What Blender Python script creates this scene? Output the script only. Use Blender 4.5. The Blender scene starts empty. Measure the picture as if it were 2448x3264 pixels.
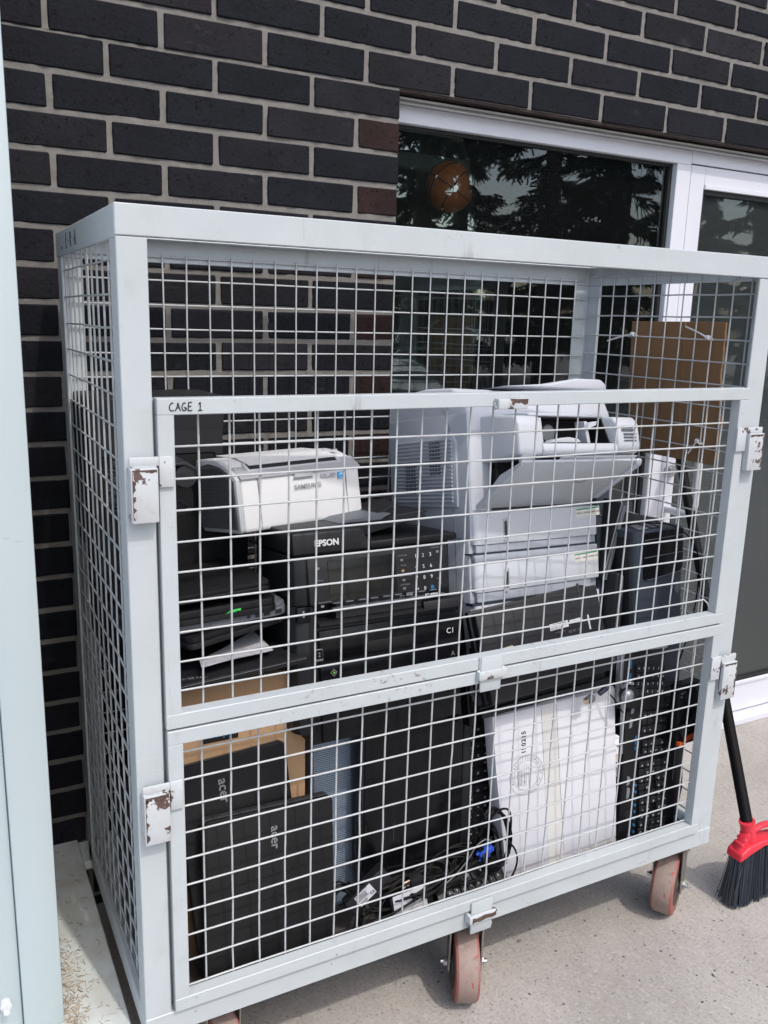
import bpy, bmesh, math, random
from mathutils import Vector, Matrix, Euler
rad = math.radians
random.seed(7)
S = bpy.context.scene
COL = S.collection
ZG = 1.265            # the measurements were taken with the pavement at -1.265; the scene's pavement is z = 0

# ------------------------------------------------------------------ camera, sky, sun, exposure
cam = bpy.data.cameras.new("camera"); camo = bpy.data.objects.new("camera", cam); COL.objects.link(camo)
def _rot(r):
    r = Vector(r); th = r.length
    return Matrix.Rotation(th, 3, r.normalized())
_R = _rot((0.2228,-0.4833,-0.0268)) @ Matrix(((1,0,0),(0,0,-1),(0,1,0)))   # world -> camera (x right, y down, z forward)
_F = Matrix(((1,0,0),(0,-1,0),(0,0,-1)))
M3 = (_F @ _R).transposed()
camo.matrix_world = Matrix.Translation((-0.3705,-1.3240,0.2021+ZG)) @ M3.to_4x4()
cam.sensor_fit = 'VERTICAL'; cam.sensor_height = 36.0; cam.lens = 2746.4/3264*36.0
cam.clip_start = 0.02; cam.clip_end = 500
S.camera = camo

SUN = Vector((0.145,-0.69,1.0)).normalized()
W_ = bpy.data.worlds.new("World"); S.world = W_; W_.use_nodes = True
nt = W_.node_tree; bg = nt.nodes["Background"]
sky = nt.nodes.new("ShaderNodeTexSky"); sky.sky_type = 'NISHITA'; sky.sun_disc = False
sky.sun_elevation = math.asin(SUN.z); sky.sun_rotation = math.atan2(SUN.x, SUN.y)
sky.air_density = 1.0; sky.dust_density = 3.0; sky.ozone_density = 1.0
nt.links.new(sky.outputs[0], bg.inputs[0]); bg.inputs[1].default_value = 0.15
sl = bpy.data.lights.new("sun", 'SUN'); sl.energy = 1.0; sl.angle = rad(1.2); sl.color = (1.0,0.96,0.90)
so = bpy.data.objects.new("sun", sl); COL.objects.link(so)
so.rotation_euler = (-SUN).to_track_quat('-Z','Y').to_euler()
S.view_settings.view_transform = 'Standard'; S.view_settings.look = 'None'
S.view_settings.exposure = 0.87; S.view_settings.gamma = 1.0
S.render.engine = 'CYCLES'
S.cycles.max_bounces = 8; S.cycles.transparent_max_bounces = 12
S.cycles.use_denoising = True

# ------------------------------------------------------------------ helpers
def lin(r,g,b):
    f = lambda c: (c/255/12.92) if c/255 <= 0.04045 else ((c/255+0.055)/1.055)**2.4
    return (f(r),f(g),f(b))

def mat(name, col, rough=0.5, metal=0.0, col2=None, scale=30.0, amt=0.5, bump=0.0, bscale=200.0, chips=None, chipscale=60.0,
        chipcut=0.68, spec=0.5, island=0.0, dirt=None, dscale=6.0, dcut=(0.5,0.75), stretch=None, coat=0.0):
    m = bpy.data.materials.new(name); m.use_nodes = True
    n = m.node_tree.nodes; l = m.node_tree.links; p = n["Principled BSDF"]
    p.inputs["Roughness"].default_value = rough; p.inputs["Metallic"].default_value = metal
    p.inputs["Specular IOR Level"].default_value = spec
    if coat: p.inputs["Coat Weight"].default_value = coat; p.inputs["Coat Roughness"].default_value = 0.08
    tc = n.new("ShaderNodeTexCoord"); src = tc.outputs["Object"]
    if stretch:
        mp = n.new("ShaderNodeMapping"); mp.inputs["Scale"].default_value = stretch
        l.new(src, mp.inputs[0]); src = mp.outputs[0]
    rgb = n.new("ShaderNodeRGB"); rgb.outputs[0].default_value = (*col,1); cur = rgb.outputs[0]
    def mix(fac, a, bcol):
        mx = n.new("ShaderNodeMix"); mx.data_type = 'RGBA'
        l.new(fac, mx.inputs[0]); l.new(a, mx.inputs[6]); mx.inputs[7].default_value = (*bcol,1)
        return mx.outputs[2]
    def noise(sc, det=4.0, ro=0.6):
        t = n.new("ShaderNodeTexNoise"); t.inputs["Scale"].default_value = sc; t.inputs["Detail"].default_value = det
        t.inputs["Roughness"].default_value = ro; l.new(src, t.inputs["Vector"]); return t.outputs["Fac"]
    def ramp(f, a, b_):
        r = n.new("ShaderNodeMapRange"); r.inputs[1].default_value = a; r.inputs[2].default_value = b_
        l.new(f, r.inputs[0]); return r.outputs[0]
    def mul(f, v):
        t = n.new("ShaderNodeMath"); t.operation = 'MULTIPLY'; l.new(f, t.inputs[0]); t.inputs[1].default_value = v; return t.outputs[0]
    if col2: cur = mix(mul(ramp(noise(scale),0.35,0.65),amt), cur, col2)
    if dirt: cur = mix(mul(ramp(noise(dscale,6),*dcut),0.8), cur, dirt)
    if island:
        g = n.new("ShaderNodeNewGeometry"); hs = n.new("ShaderNodeHueSaturation"); l.new(cur, hs.inputs["Color"])
        l.new(ramp(g.outputs["Random Per Island"], 0-(1-island), 1.0), hs.inputs["Value"]); 
        mr = n.new("ShaderNodeMapRange"); mr.inputs[3].default_value = 1-island; mr.inputs[4].default_value = 1+island
        l.new(g.outputs["Random Per Island"], mr.inputs[0]); l.new(mr.outputs[0], hs.inputs["Value"]); cur = hs.outputs[0]
    if chips: cur = mix(ramp(noise(chipscale,5,0.62),chipcut,chipcut+0.015), cur, chips)
    l.new(cur, p.inputs["Base Color"])
    if bump:
        bp = n.new("ShaderNodeBump"); bp.inputs["Strength"].default_value = bump; bp.inputs["Distance"].default_value = 0.002
        l.new(noise(bscale,3), bp.inputs["Height"]); l.new(bp.outputs[0], p.inputs["Normal"])
    return m

M = {}
M['paint'] = mat('cage_paint', (0.43,0.465,0.48), 0.45, col2=(0.46,0.495,0.505), scale=9, amt=0.7, bump=0.12, bscale=90, chips=(0.10,0.075,0.06), chipscale=48, chipcut=0.715, dirt=(0.41,0.44,0.44), dscale=16, dcut=(0.56,0.7))
M['paint_worn'] = mat('bracket_paint', (0.49,0.515,0.53), 0.45, col2=(0.44,0.46,0.47), scale=20, amt=0.8, bump=0.25, bscale=120, chips=(0.085,0.05,0.042), chipscale=34, chipcut=0.60, dirt=(0.42,0.39,0.36), dscale=50, dcut=(0.55,0.75))
M['wire'] = mat('wire_paint', (0.45,0.47,0.475), 0.4, col2=(0.34,0.35,0.35), scale=25, amt=0.7, chips=(0.25,0.2,0.17), chipscale=70, chipcut=0.72)
M['marker'] = mat('marker_ink', (0.012,0.012,0.016), 0.6)
M['bin'] = mat('container_paint', (0.43,0.50,0.515), 0.4, col2=(0.455,0.515,0.525), scale=3, amt=0.6, bump=0.05, bscale=60, chips=(0.35,0.38,0.37), chipscale=30, chipcut=0.76)
M['plate'] = mat('plate_paint', (0.62,0.67,0.66), 0.5, col2=(0.52,0.53,0.49), scale=14, amt=0.8, bump=0.15, chips=(0.2,0.17,0.13), chipscale=22, chipcut=0.70, dirt=(0.42,0.40,0.35), dscale=7, dcut=(0.5,0.8))
M['mortar'] = mat('mortar', (0.150,0.142,0.131), 0.9, col2=(0.19,0.18,0.165), scale=40, amt=0.8, bump=0.8, bscale=140)
def brick_mat(BC):
    m = mat('dark_brick', BC, 0.75, col2=tuple(v*1.4 for v in BC), scale=12, amt=0.8, bump=1.0, bscale=150, chips=(0.005,0.005,0.005), chipscale=95, chipcut=0.61, spec=0.12)
    n = m.node_tree.nodes; l = m.node_tree.links; p = n["Principled BSDF"]
    g = n.new("ShaderNodeNewGeometry"); cr = n.new("ShaderNodeValToRGB"); e = cr.color_ramp.elements
    e[0].position = 0; e[0].color = (0.75,0.75,0.80,1); e[1].position = 1; e[1].color = (1.6,1.4,1.35,1)
    for pos, c in ((0.55,(0.85,0.85,0.9,1)),(0.88,(1.2,1.05,1.02,1)),(0.95,(1.3,1.1,1.05,1))):
        x = cr.color_ramp.elements.new(pos); x.color = c
    l.new(g.outputs["Random Per Island"], cr.inputs[0])
    old = p.inputs["Base Color"].links[0].from_socket
    mx = n.new("ShaderNodeMix"); mx.data_type = 'RGBA'; mx.blend_type = 'MULTIPLY'; mx.inputs[0].default_value = 1
    l.new(old, mx.inputs[6]); l.new(cr.outputs[0], mx.inputs[7])
    # pale lime bloom in streaks
    tc = n.new("ShaderNodeTexCoord"); t = n.new("ShaderNodeTexNoise"); t.inputs["Scale"].default_value = 7; t.inputs["Detail"].default_value = 8; t.inputs["Roughness"].default_value = 0.7
    mp = n.new("ShaderNodeMapping"); mp.inputs["Scale"].default_value = (1,1,2.2); l.new(tc.outputs["Object"], mp.inputs[0]); l.new(mp.outputs[0], t.inputs["Vector"])
    r = n.new("ShaderNodeMapRange"); r.inputs[1].default_value = 0.62; r.inputs[2].default_value = 0.9; r.inputs[4].default_value = 0.55
    l.new(t.outputs["Fac"], r.inputs[0])
    m2 = n.new("ShaderNodeMix"); m2.data_type = 'RGBA'; l.new(r.outputs[0], m2.inputs[0]); l.new(mx.outputs[2], m2.inputs[6]); m2.inputs[7].default_value = (0.10,0.10,0.105,1)
    l.new(m2.outputs[2], p.inputs["Base Color"])
    return m
M['brick'] = brick_mat((0.0098,0.0108,0.0138)); M['brick2'] = brick_mat((0.024,0.0135,0.012))
M['alu'] = mat('white_aluminium', (0.62,0.63,0.68), 0.35, col2=(0.58,0.59,0.63), scale=4, amt=0.5)
M['flash'] = mat('flashing', (0.40,0.40,0.39), 0.5, col2=(0.30,0.29,0.28), scale=9, amt=0.8, stretch=(1,6,14))
M['rubber'] = mat('black_gasket', (0.008,0.008,0.009), 0.6)
M['rust'] = mat('rusty_steel', (0.022,0.013,0.011), 0.8, col2=(0.09,0.06,0.05), scale=30)
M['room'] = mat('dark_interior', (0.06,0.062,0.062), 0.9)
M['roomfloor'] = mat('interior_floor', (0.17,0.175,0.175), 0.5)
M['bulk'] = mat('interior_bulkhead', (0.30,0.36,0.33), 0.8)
M['floor'] = mat('worn_floor_panel', (0.05,0.05,0.05), 0.7, col2=(0.10,0.09,0.08), scale=12, amt=0.8)
M['steel'] = mat('brushed_steel', (0.55,0.56,0.58), 0.3, metal=1.0, col2=(0.45,0.46,0.47), scale=50)
M['zinc'] = mat('zinc_plate', (0.42,0.42,0.38), 0.42, metal=0.85, col2=(0.30,0.29,0.25), scale=30, dirt=(0.18,0.15,0.11), dscale=30)
M['silverbar'] = mat('satin_handle', (0.66,0.69,0.71), 0.32, metal=0.4)
M['wheelred'] = mat('red_wheel_edge', (0.27,0.085,0.07), 0.65, col2=(0.28,0.15,0.12), scale=20, bump=0.3, bscale=60, dirt=(0.24,0.18,0.15), dscale=20)
M['wheel'] = mat('red_polyurethane', (0.26,0.178,0.15), 0.75, col2=(0.27,0.205,0.175), scale=26, amt=0.9, bump=0.5, bscale=60, chips=(0.36,0.07,0.06), chipscale=22, chipcut=0.60, dirt=(0.29,0.24,0.20), dscale=14, dcut=(0.42,0.66))
M['wheelside'] = mat('wheel_side', (0.05,0.04,0.038), 0.7, dirt=(0.14,0.11,0.09), dscale=30)
M['blk'] = mat('black_plastic', (0.006,0.006,0.007), 0.45, col2=(0.009,0.009,0.010), scale=8, spec=0.3, bump=0.06, bscale=500)
M['blk2'] = mat('charcoal_plastic', (0.012,0.0125,0.014), 0.5, col2=(0.016,0.016,0.018), scale=7, spec=0.3, bump=0.08, bscale=600)
M['matt'] = mat('matt_black', (0.0085,0.0085,0.009), 0.6, col2=(0.008,0.008,0.008), scale=5, spec=0.25, dirt=(0.016,0.016,0.016), dscale=10, dcut=(0.6,0.85))
M['gloss'] = mat('gloss_black', (0.003,0.003,0.004), 0.2, spec=0.25, col2=(0.008,0.008,0.01), scale=3)
M['screen'] = mat('dark_screen', (0.004,0.004,0.005), 0.15)
M['slate'] = mat('slate_plastic', (0.026,0.033,0.047), 0.5, spec=0.35, col2=(0.032,0.04,0.053), scale=6)
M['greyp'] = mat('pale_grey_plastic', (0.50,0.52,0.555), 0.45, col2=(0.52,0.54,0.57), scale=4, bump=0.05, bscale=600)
M['grey_shade'] = mat('shaded_grey_plastic', (0.34,0.365,0.405), 0.5, col2=(0.35,0.38,0.43), scale=4, bump=0.05, bscale=600)  # the pale grey plastic again, with the side's shade put into its colour
M['greyd'] = mat('mid_grey_plastic', (0.11,0.12,0.135), 0.5)
M['white'] = mat('white_plastic', (0.66,0.66,0.655), 0.3, col2=(0.64,0.64,0.635), scale=5)
M['grille'] = mat('dark_grey_grille', (0.085,0.09,0.094), 0.5)
M['trim'] = mat('light_grey_trim', (0.42,0.44,0.45), 0.4)
M['kraft'] = mat('kraft_cardboard', (0.42,0.265,0.145), 0.85, col2=(0.37,0.23,0.125), scale=5, amt=0.8, bump=0.25, bscale=120, dirt=(0.31,0.185,0.09), dscale=3, dcut=(0.5,0.85))
M['kraftedge'] = mat('torn_cardboard_edge', (0.30,0.16,0.07), 0.95, col2=(0.22,0.12,0.05), scale=120, amt=1, bump=1.0, bscale=150)
M['carton'] = mat('white_carton', (0.62,0.62,0.655), 0.7, col2=(0.59,0.59,0.62), scale=4, bump=0.1, bscale=60)
M['cream'] = mat('clear_tape_on_white', (0.59,0.58,0.56), 0.3, col2=(0.575,0.565,0.545), scale=8)
M['ink'] = mat('printed_ink', (0.03,0.03,0.035), 0.6)
M['inkgrey'] = mat('grey_ink', (0.30,0.30,0.31), 0.6)
M['inkwhite'] = mat('white_print', (0.60,0.60,0.60), 0.5)
M['inkdim'] = mat('dim_print', (0.16,0.165,0.17), 0.5)
M['paper'] = mat('white_paper', (0.50,0.50,0.535), 0.8, col2=(0.40,0.40,0.43), scale=150, amt=0.7)
M['label'] = mat('white_label', (0.50,0.50,0.52), 0.6, col2=(0.5,0.5,0.53), scale=60, amt=0.6)
M['yellowed'] = mat('yellowed_label', (0.52,0.50,0.36), 0.6, col2=(0.3,0.26,0.18), scale=90, amt=0.7)
M['green'] = mat('green_strip', (0.02,0.22,0.09), 0.5)
M['lime'] = mat('green_tape', (0.06,0.62,0.10), 0.5)
M['limeink'] = mat('lime_ink', (0.14,0.36,0.05), 0.5)
M['blue'] = mat('blue_plastic', (0.015,0.075,0.46), 0.4, col2=(0.01,0.05,0.3), scale=60)
M['sky'] = mat('cyan_print', (0.03,0.36,0.68), 0.5)
M['keyblue'] = mat('blue_key_legend', (0.015,0.10,0.22), 0.5)
M['silver'] = mat('silver_plastic', (0.30,0.31,0.335), 0.28, metal=0.6)
M['perf'] = mat('perforated_steel', (0.27,0.34,0.42), 0.4, metal=0.3)
M['perfd'] = mat('blue_grey_case', (0.10,0.125,0.16), 0.45)
M['red'] = mat('red_plastic', (0.66,0.028,0.05), 0.42, col2=(0.60,0.03,0.05), scale=20, bump=0.08)
M['bristle'] = mat('grey_bristles', (0.035,0.043,0.055), 0.55, island=0.5)
M['bristler'] = mat('red_bristles', (0.52,0.05,0.06), 0.5, island=0.25)
M['orange'] = mat('orange_plastic', (0.60,0.10,0.02), 0.5)
M['ball'] = mat('basketball_orange', (0.62,0.15,0.035), 0.6, bump=0.3, bscale=300)
M['cable'] = mat('black_cable', (0.0045,0.0045,0.005), 0.5, spec=0.12)
M['cableg'] = mat('grey_cable', (0.13,0.135,0.14), 0.4)
M['zip'] = mat('white_nylon', (0.68,0.68,0.70), 0.35)
M['stone'] = mat('grit', (0.12,0.115,0.11), 0.9, island=0.8)
M['straw'] = mat('dry_shavings', (0.36,0.28,0.20), 0.9, island=0.35)
M['bark'] = mat('bark', (0.05,0.04,0.033), 0.9, col2=(0.08,0.065,0.05), scale=20)
M['needle'] = mat('spruce_needles', (0.018,0.030,0.014), 0.7, island=0.5)
M['brass'] = mat('brass_prong', (0.62,0.50,0.38), 0.3, metal=0.8)

def add_layer(m, scale, lo, hi, col, stretch=(1,1,1), amt=1.0, mask=None, rot=0.0, detail=4):
    n = m.node_tree.nodes; l = m.node_tree.links; p = n["Principled BSDF"]
    old = p.inputs["Base Color"].links[0].from_socket
    tc = n.new("ShaderNodeTexCoord")
    def nz(sc, st, a, b, det):
        t = n.new("ShaderNodeTexNoise"); t.inputs["Scale"].default_value = sc; t.inputs["Detail"].default_value = det; t.inputs["Roughness"].default_value = 0.65
        mp = n.new("ShaderNodeMapping"); mp.inputs["Scale"].default_value = st; mp.inputs["Rotation"].default_value = (0,0,rot)
        l.new(tc.outputs["Object"], mp.inputs[0]); l.new(mp.outputs[0], t.inputs["Vector"])
        r = n.new("ShaderNodeMapRange"); r.inputs[1].default_value = a; r.inputs[2].default_value = b; l.new(t.outputs["Fac"], r.inputs[0]); return r.outputs[0]
    f = nz(scale, stretch, lo, hi, detail)
    def mul(a, b):
        k = n.new("ShaderNodeMath"); k.operation = 'MULTIPLY'; l.new(a, k.inputs[0])
        if isinstance(b, float): k.inputs[1].default_value = b
        else: l.new(b, k.inputs[1])
        return k.outputs[0]
    if mask: f = mul(f, nz(mask[0], (1,1,1), mask[1], mask[2], 3))
    f = mul(f, float(amt))
    x = n.new("ShaderNodeMix"); x.data_type = 'RGBA'; l.new(f, x.inputs[0]); l.new(old, x.inputs[6]); x.inputs[7].default_value = (*col,1)
    l.new(x.outputs[2], p.inputs["Base Color"])
P_ = M['paint']
add_layer(P_, 70, .60, .68, (.54,.565,.575), (.06,1,1), .4, (5,.45,.6))            # pale rubbed scratches along the rails
add_layer(P_, 34, .63, .66, (.22,.21,.20), (1,1,.10), .6, (4,.5,.65))            # dark upright scuffs
add_layer(P_, 95, .61, .64, (.13,.08,.06), (1,1,1), .8, (3.2,.58,.68))           # clusters of rust specks
add_layer(P_, 3.0, .5, .8, (.36,.385,.38), (1,1,.5), .5)                          # grime
add_layer(M['bin'], 3.5, .5, .75, (.39,.455,.47), (1,1,.25), .5)
add_layer(M['bin'], 40, .68, .70, (.25,.27,.27), (.3,1,1), .6, (3,.5,.65))
add_layer(M['wheel'], 60, .55, .66, (.20,.15,.12), (1,1,1), .8)
add_layer(M['greyp'], 4, .5, .8, (.36,.385,.42), (1,1,1), .4)
add_layer(M['grey_shade'], 5, .5, .8, (.26,.285,.32), (1,1,1), .4)
add_layer(M['white'], 6, .55, .8, (.56,.56,.54), (1,1,1), .4)
add_layer(M['matt'], 60, .66, .70, (.04,.04,.042), (.15,1,1), .6, (6,.5,.65))
add_layer(M['gloss'], 9, .5, .8, (.012,.012,.013), (1,1,1), .7)
M['kraft2'] = mat('brown_cardboard', (0.235,0.130,0.060), 0.9, col2=(0.205,0.112,0.052), scale=4, amt=0.8, bump=0.2, bscale=140, dirt=(0.17,0.09,0.04), dscale=4, dcut=(0.55,0.85))
M['blk3'] = mat('dark_grey_plastic', (0.030,0.031,0.034), 0.45, spec=0.35)
M['rustpatch'] = mat('bare_rusty_steel', (0.060,0.036,0.030), 0.8, col2=(0.12,0.075,0.06), scale=90, amt=0.9, bump=0.6, bscale=200)

def glass_mat(name='window_glass', dust_haze=.004, specks=.03):
    m = bpy.data.materials.new(name); m.use_nodes = True
    n = m.node_tree.nodes; l = m.node_tree.links; n.clear()
    out = n.new("ShaderNodeOutputMaterial"); mix = n.new("ShaderNodeMixShader")
    tr = n.new("ShaderNodeBsdfTransparent"); tr.inputs[0].default_value = (0.80,0.86,0.84,1)
    gl = n.new("ShaderNodeBsdfGlossy"); gl.inputs["Roughness"].default_value = 0.0; gl.inputs["Color"].default_value = (0.95,1,1,1)
    fr = n.new("ShaderNodeFresnel"); fr.inputs["IOR"].default_value = 1.8
    tc = n.new("ShaderNodeTexCoord"); nz = n.new("ShaderNodeTexNoise"); nz.inputs["Scale"].default_value = 2.2; nz.inputs["Detail"].default_value = 1.0
    l.new(tc.outputs["Object"], nz.inputs["Vector"]); bp = n.new("ShaderNodeBump"); bp.inputs["Strength"].default_value = 0.35; bp.inputs["Distance"].default_value = 0.004
    l.new(nz.outputs["Fac"], bp.inputs["Height"]); l.new(bp.outputs[0], gl.inputs["Normal"])
    gl.inputs["Roughness"].default_value = 0.012
    l.new(fr.outputs[0], mix.inputs[0]); l.new(tr.outputs[0], mix.inputs[1]); l.new(gl.outputs[0], mix.inputs[2])
    df = n.new("ShaderNodeBsdfDiffuse"); df.inputs[0].default_value = (.58,.62,.63,1)
    sp = n.new("ShaderNodeTexNoise"); sp.inputs["Scale"].default_value = 70; sp.inputs["Detail"].default_value = 4; l.new(tc.outputs["Object"], sp.inputs["Vector"])
    mr = n.new("ShaderNodeMapRange"); mr.inputs[1].default_value = .66; mr.inputs[2].default_value = .72; mr.inputs[3].default_value = dust_haze; mr.inputs[4].default_value = dust_haze+specks
    l.new(sp.outputs["Fac"], mr.inputs[0])
    m2 = n.new("ShaderNodeMixShader"); l.new(mr.outputs[0], m2.inputs[0]); l.new(mix.outputs[0], m2.inputs[1]); l.new(df.outputs[0], m2.inputs[2])
    l.new(m2.outputs[0], out.inputs[0]); return m
M['glass'] = glass_mat(); M['glass_dust_haze'] = glass_mat('dusty_hazed_door_glass', .030, .10)  # door pane: dust specks plus an even pale haze added to brighten it

class B:
    """collects shapes, then links them as ONE mesh object"""
    def __init__(s, T=None): s.bm = bmesh.new(); s.T = T or Matrix.Identity(4); s.mi = 0
    def _add(s, t, M4=None):
        X = s.T @ M4 if M4 is not None else s.T
        vm = {}
        for v in t.verts: vm[v] = s.bm.verts.new(X @ v.co)
        for f in t.faces:
            try:
                nf = s.bm.faces.new([vm[v] for v in f.verts]); nf.material_index = s.mi
            except ValueError: pass
        t.free()
    def box(s, x0,x1,y0,y1,z0,z1, bev=0.0, seg=1, M4=None, jit=0.0):
        t = bmesh.new(); bmesh.ops.create_cube(t, size=1.0)
        for v in t.verts:
            v.co = Vector((x0+(v.co.x+.5)*(x1-x0)+random.uniform(-jit,jit), y0+(v.co.y+.5)*(y1-y0)+random.uniform(-jit,jit), z0+(v.co.z+.5)*(z1-z0)+random.uniform(-jit,jit)))
        if bev: bmesh.ops.bevel(t, geom=t.edges[:], offset=bev, segments=seg, profile=0.5, affect='EDGES')
        s._add(t, M4); return s
    def prism(s, pts, a0, a1, axis='y', bev=0.0, seg=2, M4=None):
        """polygon pts (in xz for axis y, yz for axis x, xy for axis z) pushed from a0 to a1"""
        t = bmesh.new()
        def mk(p,a): return {'y':(p[0],a,p[1]),'x':(a,p[0],p[1]),'z':(p[0],p[1],a)}[axis]
        A = [t.verts.new(mk(p,a0)) for p in pts]; C = [t.verts.new(mk(p,a1)) for p in pts]; k = len(pts)
        t.faces.new(A); t.faces.new(C[::-1])
        for i in range(k): t.faces.new((A[i],C[i],C[(i+1)%k],A[(i+1)%k]))
        bmesh.ops.recalc_face_normals(t, faces=t.faces[:])
        if bev: bmesh.ops.bevel(t, geom=t.edges[:], offset=bev, segments=seg, profile=0.5, affect='EDGES')
        s._add(t, M4); return s
    def cyl(s, p0, p1, r, seg=16, r2=None, cap=True, M4=None):
        p0 = Vector(p0); p1 = Vector(p1); d = p1-p0
        t = bmesh.new(); bmesh.ops.create_cone(t, cap_ends=cap, segments=seg, radius1=r, radius2=r if r2 is None else r2, depth=d.length)
        Q = Matrix.Translation((p0+p1)/2) @ d.to_track_quat('Z','Y').to_matrix().to_4x4()
        for v in t.verts: v.co = Q @ v.co
        s._add(t, M4); return s
    def tube(s, pts, r, seg=6, smooth=0, closed=False, M4=None):
        P = [Vector(p) for p in pts]
        for _ in range(smooth):
            q = [P[0]]
            for a,b in zip(P,P[1:]): q += [a*.75+b*.25, a*.25+b*.75]
            q.append(P[-1]); P = q
        t = bmesh.new(); rings = []
        up = Vector((0.13,0.31,0.94))
        for i,p in enumerate(P):
            d = (P[min(i+1,len(P)-1)]-P[max(i-1,0)]).normalized()
            a = d.cross(up)
            if a.length < 1e-3: a = d.cross(Vector((1,0,0)))
            a.normalize(); b = d.cross(a).normalized()
            rings.append([t.verts.new(p+a*r*math.cos(2*math.pi*k/seg)+b*r*math.sin(2*math.pi*k/seg)) for k in range(seg)])
        for A,C in zip(rings,rings[1:]):
            for k in range(seg): t.faces.new((A[k],A[(k+1)%seg],C[(k+1)%seg],C[k]))
        t.faces.new(rings[0][::-1]); t.faces.new(rings[-1])
        s._add(t, M4); return s
    def ball(s, c, r, sub=2, sc=(1,1,1), M4=None):
        t = bmesh.new(); bmesh.ops.create_icosphere(t, subdivisions=sub, radius=r)
        for v in t.verts: v.co = Vector((v.co.x*sc[0]+c[0], v.co.y*sc[1]+c[1], v.co.z*sc[2]+c[2]))
        s._add(t, M4); return s
    def lathe(s, prof, seg=32, M4=None):
        """profile (r, a) turned about the x axis; a along x"""
        t = bmesh.new(); R = []
        for r,a in prof: R.append([t.verts.new((a, r*math.cos(2*math.pi*k/seg), r*math.sin(2*math.pi*k/seg))) for k in range(seg)])
        for A,C in zip(R,R[1:]):
            for k in range(seg): t.faces.new((A[k],A[(k+1)%seg],C[(k+1)%seg],C[k]))
        t.faces.new(R[0]); t.faces.new(R[-1][::-1])
        bmesh.ops.recalc_face_normals(t, faces=t.faces[:])
        s._add(t, M4); return s
    def quad(s, a,b,c,d):
        vs = [s.bm.verts.new(s.T @ Vector(p)) for p in (a,b,c,d)]; f = s.bm.faces.new(vs); f.material_index = s.mi; return s
    def text(s, txt, size, x, z, y=0.0, rot=0.0, align='LEFT', ex=0.0003, spacing=1.0, flat=False, M4=None, bold=0.0):
        """lettering standing in the xz plane, read from -y"""
        cu = bpy.data.curves.new("t", 'FONT'); cu.body = txt; cu.size = size; cu.align_x = align; cu.extrude = ex; cu.space_character = spacing; cu.offset = bold
        cu.resolution_u = 3
        o = bpy.data.objects.new("t", cu); COL.objects.link(o)
        dg = bpy.context.evaluated_depsgraph_get(); dg.update()
        me = bpy.data.meshes.new_from_object(o.evaluated_get(dg))
        bpy.data.objects.remove(o); bpy.data.curves.remove(cu)
        t = bmesh.new(); t.from_mesh(me); bpy.data.meshes.remove(me)
        X = Matrix.Translation((x,y,z)) @ Matrix.Rotation(-rot,4,'Y') @ Matrix.Rotation(rad(90),4,'X')
        for v in t.verts: v.co = X @ v.co
        s._add(t, M4); return s
    def build(s, name, material, parent=None, smooth=35, loc=None):
        bmesh.ops.recalc_face_normals(s.bm, faces=s.bm.faces[:])
        me = bpy.data.meshes.new(name); s.bm.to_mesh(me); s.bm.free()
        for m in (material if isinstance(material,(list,tuple)) else [material]): me.materials.append(M[m] if isinstance(m,str) else m)
        if smooth:
            for p in me.polygons: p.use_smooth = True
            me.set_sharp_from_angle(angle=rad(smooth))
        o = bpy.data.objects.new(name, me); COL.objects.link(o)
        if parent: o.parent = parent
        if loc: o.location = loc
        return o

def tag(o, label=None, cat=None, group=None, kind=None):
    if label: o['label'] = label
    if cat: o['category'] = cat
    if group: o['group'] = group
    if kind: o['kind'] = kind
    return o
def thing(name, label, cat, loc=(0,0,0), eul=(0,0,0), group=None):
    o = bpy.data.objects.new(name, None); COL.objects.link(o); o.empty_display_size = 0.05
    o.location = (loc[0],loc[1],loc[2]+ZG); o.rotation_euler = tuple(rad(a) for a in eul)
    return tag(o, label, cat, group)
def copy_tree(o, parent=None):
    c = o.copy(); COL.objects.link(c)
    if parent: c.parent = parent
    for ch in list(o.children): copy_tree(ch, c)
    return c
BX = lambda *a, **k: B().box(*a, **k)
Z0 = Matrix.Translation((0,0,ZG))

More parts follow.
